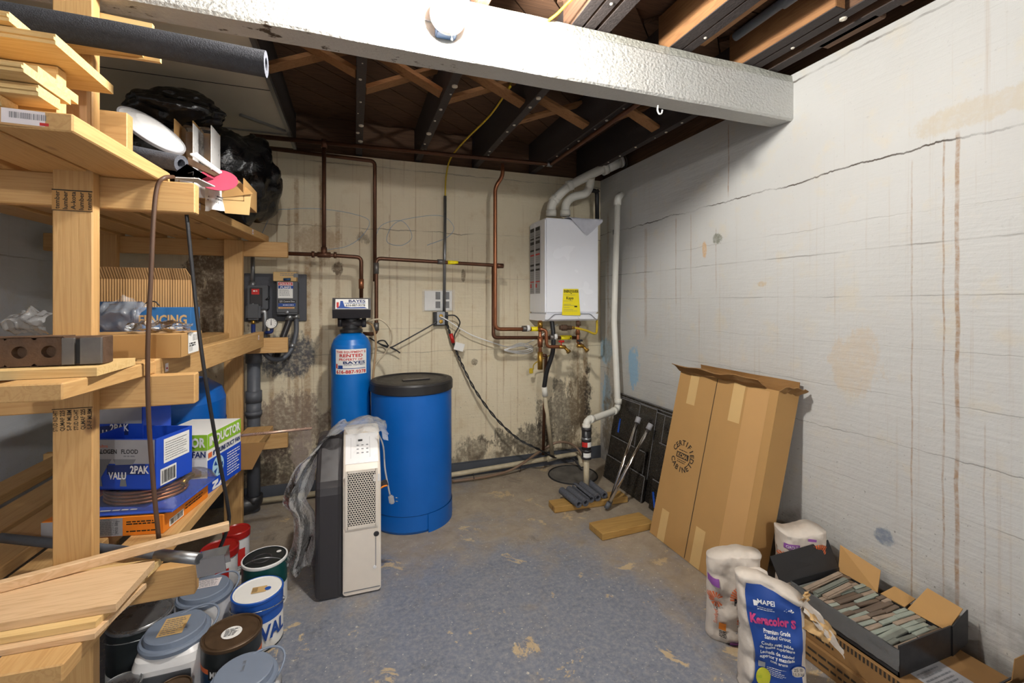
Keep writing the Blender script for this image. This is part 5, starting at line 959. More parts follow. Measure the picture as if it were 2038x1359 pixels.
# hanging cords
tag(MB().tube(spline([PY(345, 352, 1.60), PY(326, 354, 1.552), PY(313, 372, 1.545), PY(306, 430, 1.54), PY(300, 560, 1.53), PY(294, 700, 1.53), PY(296, 830, 1.54), PY(305, 960, 1.55), PY(316, 1072, 1.548)], 8), .0058, 8).build('hanging_rope', M['cordbrown']), 'brown rubber cord hanging over the near top beam', 'cord')
tag(MB().tube(spline([PY(371, 424, 1.60), PY(376, 470, 1.6), PY(385, 560, 1.6), PY(396, 660, 1.60), PY(410, 760, 1.60), PY(430, 880, 1.62), PY(452, 1000, 1.64), PY(455, 1040, 1.66), PY(440, 1085, 1.68), PY(427, 1105, 1.70)], 8), .0055, 8).build('hanging_rubber_rope', M['black']), 'black rubber cord hanging from under the top shelf past the fan box', 'cord')

# ================================================================== helpers for printed cartons
def carton(name, corner, yaw, w_, d_, h_, mat, label, cat='box', grp=None, open_top=False, th=.004, frontmat=None):
    """box whose near right corner stands at corner; front runs left (-x'), right side runs back (+y'), turned by yaw to the right"""
    c = Vector(corner); rx = V(math.cos(yaw), -math.sin(yaw), 0); ry = V(math.sin(yaw), math.cos(yaw), 0)
    t = thing(name, c-rx*w_/2+ry*d_/2, label, cat, grp); B = lambda x, y, z: c+rx*x+ry*y+UP*z
    def slab(x0, x1, y0, y1, z0, z1, nm, m_): MB().obox(B((x0+x1)/2, (y0+y1)/2, (z0+z1)/2), rx, ry, UP, x1-x0, y1-y0, z1-z0, .0).build(nm, m_, t)
    if not open_top: MB().obox(B(-w_/2, d_/2, h_/2), rx, ry, UP, w_, d_, h_, .0015).build('carton', mat, t)
    else:
        slab(-w_, 0, 0, th, 0, h_, 'carton_front', mat); slab(-w_, 0, d_-th, d_, 0, h_, 'carton_back', mat); slab(-w_, -w_+th, th, d_-th, 0, h_, 'carton_side', mat); slab(-th, 0, th, d_-th, 0, h_, 'carton_side', mat); slab(-w_, 0, 0, d_, 0, th, 'carton_base', mat)
    return t, Frame(B(-w_, 0, 0), rx, UP), Frame(B(0, 0, 0), ry, UP), Frame(B(-w_, 0, h_), rx, ry)

# ---- middle shelf
zm = S2+.038
a = PZ(190, 745, zm+.0); MB()
tag(MB().prism([V(-.566, 1.305, zm+.001), V(-.566, 1.50, zm+.001), V(-.566, 1.50, zm+.021), V(-.566, 1.305, zm+.021)], (-.7, 0, 0)).build('pine_board', W['clear_x']), 'flat pine board lying across the near end of the middle shelf', 'board')
rb = thing('steel_bar', (-.85, 1.38, zm+.022), 'rusty steel bar with round bolt holes lying on the flat pine board', 'steel bar')
zb0 = zm+.0225; zb1 = PY(110, 671, 1.36).z
xs_ = [PY(u, 700, 1.36).x for u in (-120, 8, 68, 126, 156, 205)]
def bar_with_holes():
    mb = MB(); y0, y1 = 1.36, 1.41
    mb.box((xs_[3], y0, zb0), (xs_[5], y1, zb1), .002)
    # left part: plate with two holes
    for (xa, xb) in ((xs_[0], xs_[1]), (xs_[1], xs_[2]), (xs_[2], xs_[3])):
        cx, cz = (xa+xb)/2, (zb0+zb1)/2; r = min(xb-xa, zb1-zb0)*.27; n = 24
        out = []
        for k in range(n):
            t = 2*math.pi*k/n; c_, s_ = math.cos(t), math.sin(t); m_ = min((xb-xa)/2/max(1e-6, abs(c_)), (zb1-zb0)/2/max(1e-6, abs(s_))); out.append((cx+c_*m_, cz+s_*m_))
        inn = [(cx+r*math.cos(2*math.pi*k/n), cz+r*math.sin(2*math.pi*k/n)) for k in range(n)]
        A = [V(x, y0, z) for x, z in out]; Bq = [V(x, y0, z) for x, z in inn]; C = [V(x, y0+.02, z) for x, z in inn]
        mb.add(A+Bq+C, [[k, (k+1) % n, n+(k+1) % n, n+k] for k in range(n)]+[[n+k, n+(k+1) % n, 2*n+(k+1) % n, 2*n+k] for k in range(n)]+[[2*n+k for k in range(n)]])
    mb.box((xs_[0], y0+.0205, zb0), (xs_[3], y1, zb1)).box((xs_[0], y0, zb1-.001), (xs_[3], y1, zb1+.002)).box((xs_[0], y0, zb0), (xs_[3], y1, zb0+.001))
    return mb
bar_with_holes().build('bar', M['rust'], rb)
MB().box((xs_[3], 1.352, zb0+.002), (xs_[4]-.004, 1.36, zb1-.002), .001).build('bare_plate', M['iron'], rb); MB().box((xs_[4]+.006, 1.352, zb0+.002), (xs_[5], 1.36, zb1-.002), .001).build('bare_plate', M['iron'], rb); MB().box((xs_[4]-.004, 1.358, zb0+.004), (xs_[4]+.006, 1.362, zb1-.006)).build('slot', M['ink'], rb)
t, ff_, fr_, ftp = carton('flat_carton', V(-.505, 1.64, zm+.001), .02, .36, .19, .074, M['card'], 'flat brown carton with shipping label on the middle shelf', 'carton')
rect(fr_, .06, .006, .155, .072, .001, M['paper'], 'shipping_label', t); barcode(fr_, .10, .045, .15, .066, t); fake_lines(fr_, .07, .14, [.035, .028], .005, M['ink'], t, ragged=.3); barcode(fr_, .07, .012, .10, .028, t, None)
rect(fr_, -.0, .0, .002, .074, .0012, M['card_dark'], 'carton_edge', t)
t, ff_, fr_, _ = carton('fencing_box', V(PY(380, 640, 1.95).x, 1.95, zm+.001), .0, .20, .10, PY(380, 612, 1.95).z-zm, M['fence'], 'blue box printed FENCING standing on the middle shelf', 'box')
fh = PY(380, 612, 1.95).z-zm; text(ff_, 'FENCING', .115, fh-.062, .034, M['kraft'], t, .145, bold=.03); fake_lines(ff_, .08, .19, [fh-.078], .006, M['ink_white'], t)
xa, xb = PY(170, 600, 2.07).x, PY(386, 600, 2.07).x
t = thing('corrugated_card', (xa/2+xb/2, 2.07, zm), 'bent sheet of corrugated brown cardboard standing behind the blue box', 'cardboard'); zc1, zc2 = PY(300, 556, 2.07).z, PY(300, 533, 2.03).z
MB().prism([V(xa, 2.07, zm+.001), V(xb+.006, 2.07, zm+.001), V(xb, 2.07, zc1), V(xa, 2.07, zc1)], (0, .005, 0)).build('sheet', M['corr'], t); MB().prism([V(xa, 2.07, zc1), V(xb-.004, 2.07, zc1), V(xb-.02, 2.04, zc2), V(xa, 2.04, zc2)], (0, .005, .001)).build('folded_edge', M['corr'], t)
def bagsheet(u0, u1, v0, v1, Y, seed, dep=.05):
    def fn(i, j):
        p = PY(u0+(u1-u0)*i, v1+(v0-v1)*j*(1-.5*abs(i-.5)), Y); return p+V(0, dep*math.sin(3.1*j)*-1+.03*mnoise.noise((i*5, j*4, seed)), .012*mnoise.noise((i*7, j*5, seed+3)))
    return MB().grid(fn, 26, 18)
tag(bagsheet(205, 292, 588, 664, 1.86, 1.0).build('clear_bag', M['clear']), 'clear plastic bag of blue packaging behind the near post', 'bag')
tag(bagsheet(256, 385, 636, 664, 1.72, 5.0, .03).build('clear_bag', M['clear']), 'flattened clear plastic bag lying on the flat carton', 'bag')
tag(bagsheet(28, 108, 612, 664, 1.9, 8.0, .06).build('clear_bag', M['clear']), 'grey clear plastic bag at the left of the near post', 'bag')
tag(MB().box((PY(150, 640, 1.93).x, 1.93, zm+.001), (PY(270, 640, 1.93).x, 2.0, PY(270, 600, 1.93).z), .004).build('blue_packet', M['can_navy']), 'dark blue packet inside the clear plastic bag', 'packet')
tag(MB().tube(spline([PY(285, 612, 1.94), PY(292, 602, 1.94), PY(308, 600, 1.94), PY(317, 608, 1.94)], 6), .0022, 6).build('wire_handle', M['black']), 'thin black wire loop standing up from the blue fencing box', 'wire')
# ---- blue pressure tank on the bottom shelf
tX, tY, tR = -.83, 2.52, .235; zl = S3+.0385
bt2 = thing('pressure_tank', (tX, tY, zl), 'squat blue pressure tank at the back of the bottom shelf', 'tank'); MB().lathe([(0, zl), (tR*.8, zl), (tR, zl+.04), (tR, zl+.27), (tR*.93, zl+.32), (tR*.7, zl+.36), (tR*.3, zl+.385), (0, zl+.39)], (tX, tY, 0), 40).build('shell', M['barrel'], bt2); MB().lathe([(tR*1.012, zl+.15), (tR*1.012, zl+.17)], (tX, tY, 0), 40).build('weld_band', M['barrel'], bt2)
# ---- bottom shelf boxes
zo1 = zl+.062
t, ff_, fr_, ftp = carton('orange_box', V(-.573, 1.71, zl), .195, .34, .27, .060, M['orange'], 'flat orange hardware box at the bottom of the boxes on the low shelf', 'box')
rect(ff_, 0, .002, .225, .058, .001, M['greyprint'], 'grey_panel', t); fake_lines(ff_, .12, .22, [.008+.0055*k for k in range(9)], .0028, M['ink_grey'], t, off=.002); text(ff_, 'MOSS BEN', .212, .03, .007, M['ink'], t, .04, vertical=True, off=.002)
fake_lines(ff_, .235, .33, [.012, .035, .042], .004, M['ink'], t); rect(fr_, .03, .006, .11, .03, .001, M['paper'], 'barcode_label', t); barcode(fr_, .036, .01, .104, .027, t, None, .002); fake_lines(fr_, .12, .24, [.022, .032], .004, M['stamp'], t)
cp = thing('copper_coil_pack', V(-.65, 1.85, zo1), 'copper tubing coil in a clear blister pack on a blue card', 'pack')
yaw = .195; rx = V(math.cos(yaw), -math.sin(yaw), 0); ry = V(math.sin(yaw), math.cos(yaw), 0); c0 = V(-.552, 1.715, zo1)
MB().obox(c0-rx*.15+ry*.13+UP*.004, rx, ry, UP, .31, .27, .006, .002).build('card', M['bluecard'], cp); fake_lines(Frame(c0-rx*.29+ry*.01+UP*.008, rx, ry), .02, .2, [.006], .007, M['ink_white'], cp)
cc = c0-rx*.16+ry*.15; mb = MB()
for k in range(4): MB().tube([cc+rx*(.115*math.cos(t_))+ry*(.098*math.sin(t_))+UP*(.014+.0115*k) for t_ in [2*math.pi*i/40 for i in range(41)]], .0056, 8).build('copper_turn', M['copper_new'], cp)
MB().obox(cc+rx*.115+ry*.03+UP*.045, rx, ry, UP, .02, .05, .018, .004).build('brass_fitting', M['brass'], cp); MB().tube([cc+rx*.115+ry*.03+UP*.05, cc+rx*.12-ry*.02+UP*.04], .009, 8).build('brass_nut', M['brass'], cp)
def blister(i, j):
    x, y = -.155+.31*i, -.13+.27*j; e = min(1, min(i, 1-i)*9, min(j, 1-j)*9); return cc+rx*(x+.01)+ry*(y-.015)+UP*(.009+.05*min(1, e)**.5)
MB().grid(blister, 20, 18).build('blister', M['blister'], cp)
zA = zo1+.064
t, ff_, fr_, ftp = carton('bulb_box', V(-.606, 1.752, zA), .35, .24, .16, .165, M['blueprint'], 'open blue bulb box marked VALU 2PAK above the copper coil', 'box', 'bulb boxes', open_top=True)
rect(ff_, .0, .085, .236, .163, .001, M['greyprint'], 'grey_panel', t); text(ff_, 'HALOGEN', .075, .118, .014, M['ink'], t, .075, bold=.02, off=.002); text(ff_, 'FLOOD', .155, .118, .014, M['ink'], t, .055, bold=.02, off=.002); text(ff_, 'ultra', .07, .138, .010, M['ink_orange'], t, off=.002); fake_lines(ff_, .135, .18, [.108], .004, M['ink_grey'], t, off=.002)
shape(ff_, [(.08, .05), (.205, .05), (.205, .085), (.08, .08)], .0018, M['ink_navy'], 'slogan_band', t); text(ff_, 'VALU', .115, .036, .022, M['ink_white'], t, .058, bold=.03, off=.003); text(ff_, '2PAK', .188, .055, .024, M['ink_white'], t, .062, bold=.03, off=.003)
for x0 in (.02, .10): shape(ff_, [(x0, .10), (x0+.075, .10), (x0+.04, .04), (x0+.045, .012), (x0+.022, .012), (x0+.025, .04)], .0014, M['ink_grey'], 'bulb_picture', t)
rect(fr_, .03, .075, .145, .155, .001, M['paper'], 'text_label', t); fake_lines(fr_, .036, .14, [.085+.008*k for k in range(8)], .002, M['ink_grey'], t, off=.002); rect(fr_, .016, .006, .085, .06, .001, M['paper'], 'barcode_label', t); barcode(fr_, .022, .012, .078, .054, t, None, .002)
t, ff_, fr_, ftp = carton('bulb_box', V(-.715, 1.955, zA+.004), .30, .24, .14, .245, M['blueprint'], 'taller blue and grey bulb box standing behind the open VALU 2PAK box', 'box', 'bulb boxes')
rect(ff_, .0, .17, .236, .243, .001, M['greyprint'], 'grey_panel', t); shape(ff_, [(.03, .12), (.19, .13), (.19, .17), (.03, .155)], .0018, M['ink_navy'], 'slogan_band', t); text(ff_, 'VALU', .085, .125, .024, M['ink_white'], t, .065, bold=.03, off=.003); text(ff_, '2PAK', .16, .145, .024, M['ink_white'], t, .066, bold=.03, off=.003)
t, ff_, fr_, ftp = carton('fan_box', V(-.530, 2.0, zl+.0), .255, .20, .245, .228, M['paper'], 'green, white and blue INDUCTOR duct fan box at the shelf edge', 'box')
for fr0, W0 in ((ff_, .20), (fr_, .245)): rect(fr0, .0, .168, W0, .228, .001, M['green'], 'green_band', t)
rect(fr_, .0, .0, .245, .128, .001, M['blueprint'], 'blue_panel', t); text(fr_, 'INDUCTOR', .122, .182, .034, M['ink_white'], t, .225, bold=.04, off=.003); text(fr_, '8" INLINE DUCT FAN', .135, .138, .018, M['ink_navy'], t, .20, bold=.03, off=.002)
rect(fr_, .004, .136, .028, .156, .002, M['ink_orange'], 'size_flash', t); MB().poly([fr_.p(.07+.04*math.cos(k*.349), .085+.04*math.sin(k*.349), .002) for k in range(18)]).build('fan_picture', plain('pale_blue_print', (176, 216, 232), .5), t)
for k in range(5): an = k*1.2566; shape(fr_, [(.07+.008*math.cos(an), .085+.008*math.sin(an)), (.07+.033*math.cos(an-.28), .085+.033*math.sin(an-.28)), (.07+.033*math.cos(an+.28), .085+.033*math.sin(an+.28))], .003, M['ink_blue'], 'fan_blade_picture', t)
MB().poly([fr_.p(x, y, .002) for x, y in ((.03, .035), (.07, .035), (.07, .022), (.045, .012), (.07, .012), (.10, .03), (.10, .04), (.11, .04), (.11, .02), (.085, .002), (.03, .004), (.03, .012), (.048, .026), (.03, .026))]).build('duct_picture', M['ink_white'], t)
fake_lines(fr_, .135, .235, [.02+.011*k for k in range(9)], .0045, M['ink_white'], t, off=.002); text(ff_, 'INDUCTOR', .105, .182, .034, M['ink_white'], t, .18, bold=.04, off=.003); text(ff_, 'DUCT FAN', .13, .142, .022, M['ink_navy'], t, .13, bold=.03, off=.002); shape(ff_, [(.13, .035), (.19, .035), (.185, .06), (.135, .06)], .002, M['ink_green'], 'house_picture', t); shape(ff_, [(.12, .07), (.18, .07), (.18, .09), (.15, .105), (.12, .09)], .002, M['kraft'], 'house_picture', t)
cdl = MB().prism([PY(462, 884, 2.3), PY(530, 880, 2.3), PY(502, 934, 2.3), PY(462, 936, 2.3)], (0, .004, 0)); tag(cdl.build('cardboard_piece', M['card_dark']), 'plain brown cardboard flap sticking out beside the fan box', 'cardboard')
tag(MB().tube([PY(440, 871, 2.5), PY(621, 852, 2.5)], .0075, 10).build('copper_tube', plain('pale_copper', (206, 172, 152), .3, .5, .15)), 'straight copper tube projecting past the far rack post', 'tube')
# ---- loose boards on the near end of the bottom shelf
zp = S3+.0385
lo = 'boards on the near end of the bottom shelf'
def flat(x1, y0, y1, z0, th, label, mat, name='loose_board', skew=0.0, x0=-1.1):
    mb = MB().prism([V(x1, y0, z0), V(x1+skew, y1, z0), V(x0, y1+.02, z0), V(x0, y0+.02, z0)], (0, 0, th)); return tag(mb.build(name, W[mat]), label, 'board', lo)
flat(-.535, 1.225, 1.40, zp, .012, 'rough plywood offcut at the bottom of the low pile', 'oak_x', 'plywood_offcut', .03)
flat(-.542, 1.245, 1.41, zp+.0125, .014, 'yellow pine offcut between the plywood and the oak board', 'clear_x', skew=.03)
flat(-.515, 1.268, 1.445, zp+.027, .018, 'wide pale oak board on top of the low pile', 'oak_x', skew=.012)
flat(-.52, 1.45, 1.512, zp, .018, 'narrow yellow pine strip behind the wide oak board', 'clear_x', skew=.01)
sa, sb_ = PY(-60, 1183, 1.40), PY(456, 1046, 1.545); d_ = (sb_-sa).normalized(); sd = d_.cross(UP).normalized()
tag(MB().obox((sa+sb_)/2, d_, sd, sd.cross(d_), (sb_-sa).length, .022, .024, .002).build('long_stick', W['oak_x']), 'long square pine stick slanting across the low pile past the cans', 'stick')
tr = thing('trowel_tool', PY(380, 1120, 1.56), 'grey pole with a bright metal bracket head lying on the low beam', 'tool')
pa_, pb_ = PZ(0, 1070, S3+.075), PZ(396, 1112, S3+.055); MB().tube([pa_, pb_], .0135, 12).build('handle', M['pvc_grey'], tr); MB().tube([pb_-(pb_-pa_).normalized()*.13, pb_], .0155, 12).build('ferrule', M['steel'], tr)
bc_ = PZ(425, 1117, S3+.027)
for dy in (-.024, .024): MB().obox(bc_+V(0, dy, 0), V(1, .0, .1).normalized(), V(0,1,0), V(-.1,0,1).normalized(), .07, .0025, .048).build('bracket_cheek', M['chrome'], tr)
MB().obox(bc_+V(-.034, 0, -.002), V(1, 0, .1).normalized(), V(0,1,0), V(-.1,0,1).normalized(), .0025, .05, .048).build('bracket_web', M['chrome'], tr); MB().obox(bc_+V(.0, 0, .024), V(1, 0, .1).normalized(), V(0,1,0), V(-.1,0,1).normalized(), .07, .05, .0025).build('bracket_top', M['steel'], tr)

# ================================================================== paint cans under and beside the rack
def metal_can(u, v, h, r, name, label, body, lid, rim='can_metal', bands=(), grp='paint cans', bail=True, bail_up=False):
    p = PZ(u, v, h); c = V(p.x, p.y, 0); t = thing(name, c, label, 'paint can', grp)
    MB().lathe([(0, .001), (r*.96, .001), (r, .006), (r, h-.012)], c, 40).build('body', M[body], t)
    for (z0, z1, mt) in bands: MB().lathe([(r*1.004, h*z0), (r*1.004, h*z1)], c, 40).build('printed_band', M[mt], t)
    MB().lathe([(r, h-.014), (r*1.025, h-.010), (r*1.025, h-.002), (r*.99, h), (r*.955, h-.001)], c, 40).build('rim', M[rim], t)
    MB().lathe([(r*.955, h-.001), (r*.94, h-.006), (r*.90, h-.006), (r*.87, h-.003), (r*.45, h-.004), (0, h-.004)], c, 40).build('lid', M[lid], t)
    if bail:
        e = [c+V(-r*1.02, 0, h*.72), c+V(r*1.02, 0, h*.72)]
        for q_ in e: MB().lathe([(.009, 0), (.007, .006), (0, .007)], q_-V((q_-c).x*.02, 0, 0), 10, axis=(q_-c).x*V(1,0,0)).build('bail_ear', M['can_metal'], t)
        k = V(0, -1, .25 if not bail_up else 1.3).normalized(); 
        MB().tube([c+UP*h*.72+V(-r*1.04*math.cos(a), 0, 0)+k*(r*1.15*math.sin(a)) for a in [math.pi*i/20 for i in range(21)]], .0017, 6).build('bail', M['can_metal'], t)
    return t, c, Cyl(c.x, c.y, r, 0, math.atan2(-c.x, c.y)*1.0), Frame(c+UP*(h-.003), (1,0,0), (0,1,0))
def plastic_can(u, v, h, r, label, square=False):
    p = PZ(u, v, h); c = V(p.x, p.y, 0); t = thing('plastic_paint_pot', c, label, 'paint can', 'grey-lidded paint pots')
    hb = h-.032
    if square:
        rx_, n = r*1.02, 40; mb = MB(); rings = []
        for z, k in ((.001, .92), (.012, 1), (hb-.035, 1), (hb-.012, .93), (hb, .80)):
            rings.append([c+V(math.copysign(abs(math.cos(a))**.45, math.cos(a))*rx_*k, math.copysign(abs(math.sin(a))**.45, math.sin(a))*rx_*k, z) for a in [2*math.pi*i/n for i in range(n)]])
        for A, B in zip(rings, rings[1:]): mb.add(A+B, [[i, (i+1) % n, n+(i+1) % n, n+i] for i in range(n)], True)
        mb.poly(rings[0]); mb.poly(rings[-1]); mb.build('body', M['tubwhite'], t)
        MB().box((c.x-rx_*.72, c.y-rx_*1.012, .02), (c.x+rx_*.72, c.y-rx_*.99, hb-.05), .002).build('grey_label', M['dark_box'], t)
        MB().box((c.x+rx_*.99, c.y-rx_*.7, .02), (c.x+rx_*1.012, c.y+rx_*.7, hb-.05), .002).build('text_label', M['ink_grey'], t)
        fake_lines(Frame(V(c.x+rx_*1.0125, c.y-rx_*.7, .02), (0,1,0), UP), .006, rx_*1.3, [.01+.01*k for k in range(9)], .003, M['ink_white'], t)
    else: MB().lathe([(0, .001), (r*.9, .001), (r*.95, .006), (r*.98, hb)], c, 40).build('body', M['tubwhite'], t)
    MB().lathe([(r*.84, hb-.01), (r*1.0, hb-.004), (r*1.02, hb+.008), (r*.98, hb+.014), (r*.88, hb+.014), (r*.86, hb+.030), (r*.82, h), (0, h)], c, 44).build('lid', M['greylid'], t)
    MB().tube([c+V(r*1.04*math.cos(a)*.92, 0, hb-.01)+V(.35, .45, .28).normalized()*(r*1.15*math.sin(a)) for a in [math.pi*i/20 for i in range(21)]], .0034, 8).build('handle', M['greylid'], t)
    return t, c, Frame(c+UP*(h+.0004), (1,0,0), (0,1,0))
def tub(u, v, h, r, label):
    p = PZ(u, v, h); c = V(p.x, p.y, 0); t = thing('lidded_tub', c, label, 'tub', 'red-lidded tubs')
    MB().lathe([(0, .001), (r*.93, .001), (r*.95, h-.03)], c, 36).build('body', M['tubwhite'], t); MB().lathe([(r*.95, h-.034), (r*1.02, h-.032), (r*1.03, h-.004), (r*.97, h), (r*.9, h-.005), (0, h-.005)], c, 36).build('lid', M['redlid'], t)
    ck_ = Cyl(c.x, c.y, r*.955, 0, .3); rect(ck_, -.02, h*.3, .03, h*.65, .002, M['ink_red'], 'red_print', t, 5); fake_lines(ck_, -.01, .04, [h*.2, h*.25], .004, M['ink_grey'], t, off=.002); return t
tub(471, 1052, .215, .055, 'white tub with red lid at the foot of the far rack post')
tub(437, 1088, .205, .072, 'wider white tub with red lid behind the metal bracket tool')
t, c, ck_, tp = metal_can(527, 1107, .192, .086, 'paint_can', 'dark green paint can with black lid and raised wire handle', 'can_teal', 'can_dark', 'ink_white', ((.0, .45, 'paper'),), bail_up=True)
MB().poly([ck_.p(-.05+.024*math.cos(k*.4), .12+.024*math.sin(k*.4), .002) for k in range(16)]).build('label_emblem', M['rustylid'], t); MB().lathe([(0, 0), (.01, 0)], tp.p(.05, .03, .001), 12).build('paint_spot', M['paper'], t); MB().lathe([(.030, 0), (.033, .002), (.036, .002), (.039, 0)], tp.p(-.01, -.005, .0), 28).build('lid_ring', M['charcoal'], t)
t, c, ck_, tp = metal_can(513, 1172, .192, .086, 'paint_can', 'white-lidded paint can with blue top band and blue lettering', 'paper', 'paper', 'can_blue', ((.55, .93, 'can_blue'), (.0, .03, 'can_dark')))
text(ck_, 'VAL', .055, .045, .05, M['ink_blue'], t, .10, bold=.04, off=.003); rect(tp, -.02, -.02, .03, .018, .001, M['tape'], 'lid_label', t); barcode(tp, -.018, -.015, .0, .012, t, M['rustylid'], .002); MB().lathe([(0, 0), (.011, 0)], tp.p(.035, -.004, .002), 12).build('paint_spot', M['can_blue'], t)
t, c, tp = plastic_can(408, 1167, .205, .09, 'grey-lidded paint pot half hidden behind the low beam end'); rect(tp, -.035, -.01, .045, .045, .001, M['sticker'], 'mix_label', t); fake_lines(tp, -.03, .04, [-.004+.008*k for k in range(6)], .003, M['ink_grey'], t, off=.002)
t, c, tp = plastic_can(350, 1245, .215, .096, 'square white paint pot with grey lid and mix label', True); rect(tp, -.04, -.045, .03, .045, .001, M['tape'], 'mix_label', t); fake_lines(tp, -.034, .026, [-.038+.01*k for k in range(8)], .003, M['ink_grey'], t, off=.002)
t, c, ck_, tp = metal_can(462, 1255, .192, .086, 'paint_can', 'brown rusty-lidded varnish can with round white lid label', 'can_navy', 'rustylid', 'rustylid', ((.60, .68, 'ink_orange'), (.68, .95, 'can_dark')), bail=False)
text(ck_, 'MINWAX', -.02, .108, .020, M['ink_white'], t, .085, bold=.02, off=.003); fake_lines(ck_, -.05, .02, [.094], .005, M['ink_white'], t, off=.003); text(ck_, 'Polycrylic', -.02, .062, .026, M['ink_white'], t, .12, bold=.02, off=.003); rect(ck_, -.07, .10, .03, .135, .002, M['ink'], 'name_band', t, 8); fake_lines(ck_, -.06, .03, [.05, .042], .004, M['ink_white'], t, off=.003)
MB().lathe([(0, 0), (.030, 0)], tp.p(.0, -.005, .001), 24).build('lid_label', M['paper'], t); fake_lines(tp, -.02, .02, [-.02+.007*k for k in range(5)], .003, M['ink_grey'], t, off=.003)
t, c, tp = plastic_can(485, 1335, .215, .088, 'nearest grey-lidded paint pot at the bottom of the view', True); text(tp, 'Satin 3/8', .0, .02, .009, M['ink_grey'], t, .04, vertical=True)
t, c, ck_, tp = metal_can(280, 1222, .192, .092, 'paint_can', 'dark paint can under the low shelf behind the square pot', 'can_dark', 'can_metal', 'can_metal', ((.0, .22, 'paper'),)); text(ck_, 'BEHR', .07, .145, .02, M['ink_white'], t, .06, off=.003)
t, c, ck_, tp = metal_can(240, 1362, .15, .05, 'paint_can', 'small silver tin at the foot of the near rack post', 'can_metal', 'can_metal', 'can_metal', (), bail=False)
t, c, ck_, tp = metal_can(345, 1368, .14, .045, 'paint_can', 'small brown tin before the square paint pot', 'rustylid', 'rustylid', 'rustylid', (), bail=False)

# ================================================================== grout bags
class BagFace:
    """front of a paper bag: x across, y up, bulging, with soft creases"""
    def __init__(s, c, yaw, w_, h_, d_, seed, lean=0.0, toplean=0.0, pinch=.5):
        s.c = Vector(c); s.n = V(-math.sin(yaw), -math.cos(yaw), 0); s.xd = V(math.cos(yaw), -math.sin(yaw), 0); s.w, s.h, s.d, s.seed, s.lean, s.tl, s.pinch = w_, h_, d_, seed, lean, toplean, pinch
    def depth(s, x, y):
        k = max(0, 1-abs(2*x/s.w)**5)**.6; t = y/s.h; e = min(1, .80+t*3) * (1-s.pinch*max(0, (t-.55)/.45)**1.6); return s.d/2*k*e
    def xx(s, x, y): t = y/s.h; return x*(1-.06*math.sin(t*3.0)+.03*mnoise.noise((t*5, s.seed, 0)))
    def p(s, x, y, off=0, side=1):
        q_ = mnoise.noise((x*18, y*13, s.seed))*.010+abs(mnoise.noise((x*9+y*14, y*11-x*8, s.seed+4)))*.014-abs(mnoise.noise((x*30+y*9, y*26, s.seed+9)))*.006
        return s.c+s.xd*(s.xx(x, y)+s.tl*(y/s.h)**2)+UP*y+s.n*(side*(s.depth(x, y)+q_)+((off*1.0+.0035 if off > 0 else 0) if side > 0 else 0)-s.lean*y/s.h)
    def body(s, name, mat, parent, topcut=None):
        mb = MB(); tc = topcut or (lambda i: 0)
        for sd in (1, -1): mb.grid(lambda i, j: s.p((i-.5)*s.w, .001+j*(s.h-.001-tc(i)), 0, sd), 56, 56)
        mb.grid(lambda i, j: s.p((i-.5)*s.w, .001, 0, 1).lerp(s.p((i-.5)*s.w, .001, 0, -1), j), 56, 1); mb.grid(lambda i, j: s.p(-.5*s.w, .001+i*(s.h-.001-tc(0)), 0, 1).lerp(s.p(-.5*s.w, .001+i*(s.h-.001-tc(0)), 0, -1), j), 56, 1); mb.grid(lambda i, j: s.p(.5*s.w, .001+i*(s.h-.001-tc(1)), 0, 1).lerp(s.p(.5*s.w, .001+i*(s.h-.001-tc(1)), 0, -1), j), 56, 1); mb.grid(lambda i, j: s.p((i-.5)*s.w, s.h-tc(i), 0, 1).lerp(s.p((i-.5)*s.w, s.h-tc(i), 0, -1), j), 56, 1)
        return mb.build(name, mat, parent, weld=True)
    def patch(s, x0, y0, x1, y1, off, mat, name, parent, nx=10, ny=10): return MB().grid(lambda i, j: s.p(x0+(x1-x0)*i, y0+(y1-y0)*j, off), nx, ny).build(name, mat, parent)
    def xd_(s): return s.xd
def sun(fr, cx, cy, r0, r1, a0, a1, n, parent, mat='ink_orange'):
    for k in range(n):
        a = math.radians(a0+(a1-a0)*(k+.1)/n); b = math.radians(a0+(a1-a0)*(k+.72)/n); mb = MB()
        mb.grid(lambda i, j: fr.p(cx+(r0+(r1-r0)*i)*math.cos(a+(b-a)*j), cy+(r0+(r1-r0)*i)*math.sin(a+(b-a)*j), .0018), 3, 1); mb.build('sunburst_ray', M[mat], parent)
kc = PZ(1549, 1385, 0); kc = V(1.305, 1.115, 0)
kb = thing('grout_bag', kc, 'blue and white Keracolor grout bag, torn open at its top corner', 'bag', 'grout bags')
KB_ = BagFace(kc, math.radians(36), .205, .385, .12, 3.0, -.03, -.012, .55)
KB_.body('paper_sack', M['bagpaper'], kb, lambda i: .06*max(0, i-.35)/.65)
tc_ = lambda x: .06*max(0, (x/.205+.5)-.35)/.65
MB().grid(lambda i, j: KB_.p(-.074+.152*i+(.010 if i < .5 else 0)*math.sin(j*6), .045+(.372-.045-tc_(-.074+.152*i))*j-.0, .002), 14, 26).build('blue_panel', M['ink_blue'], kb); BP = [o_ for o_ in kb.children if o_.name.startswith('blue_panel')][0]
def kt(s_, x, y, h, m_, w_=None, **k): return text(KB_, s_, x, y, h, m_, BP, w_, off=.0048, **k)
kt('MAPEI', -.025, .318, .014, M['ink_white'], .05, bold=.02); kt('Keracolor S', -.008, .258, .024, M['ink_pink'], .135, bold=.05); kt('Premium Grade', .002, .233, .011, M['ink_white'], .08, bold=.02); kt('Sanded Grout', .002, .218, .011, M['ink_white'], .078, bold=.02)
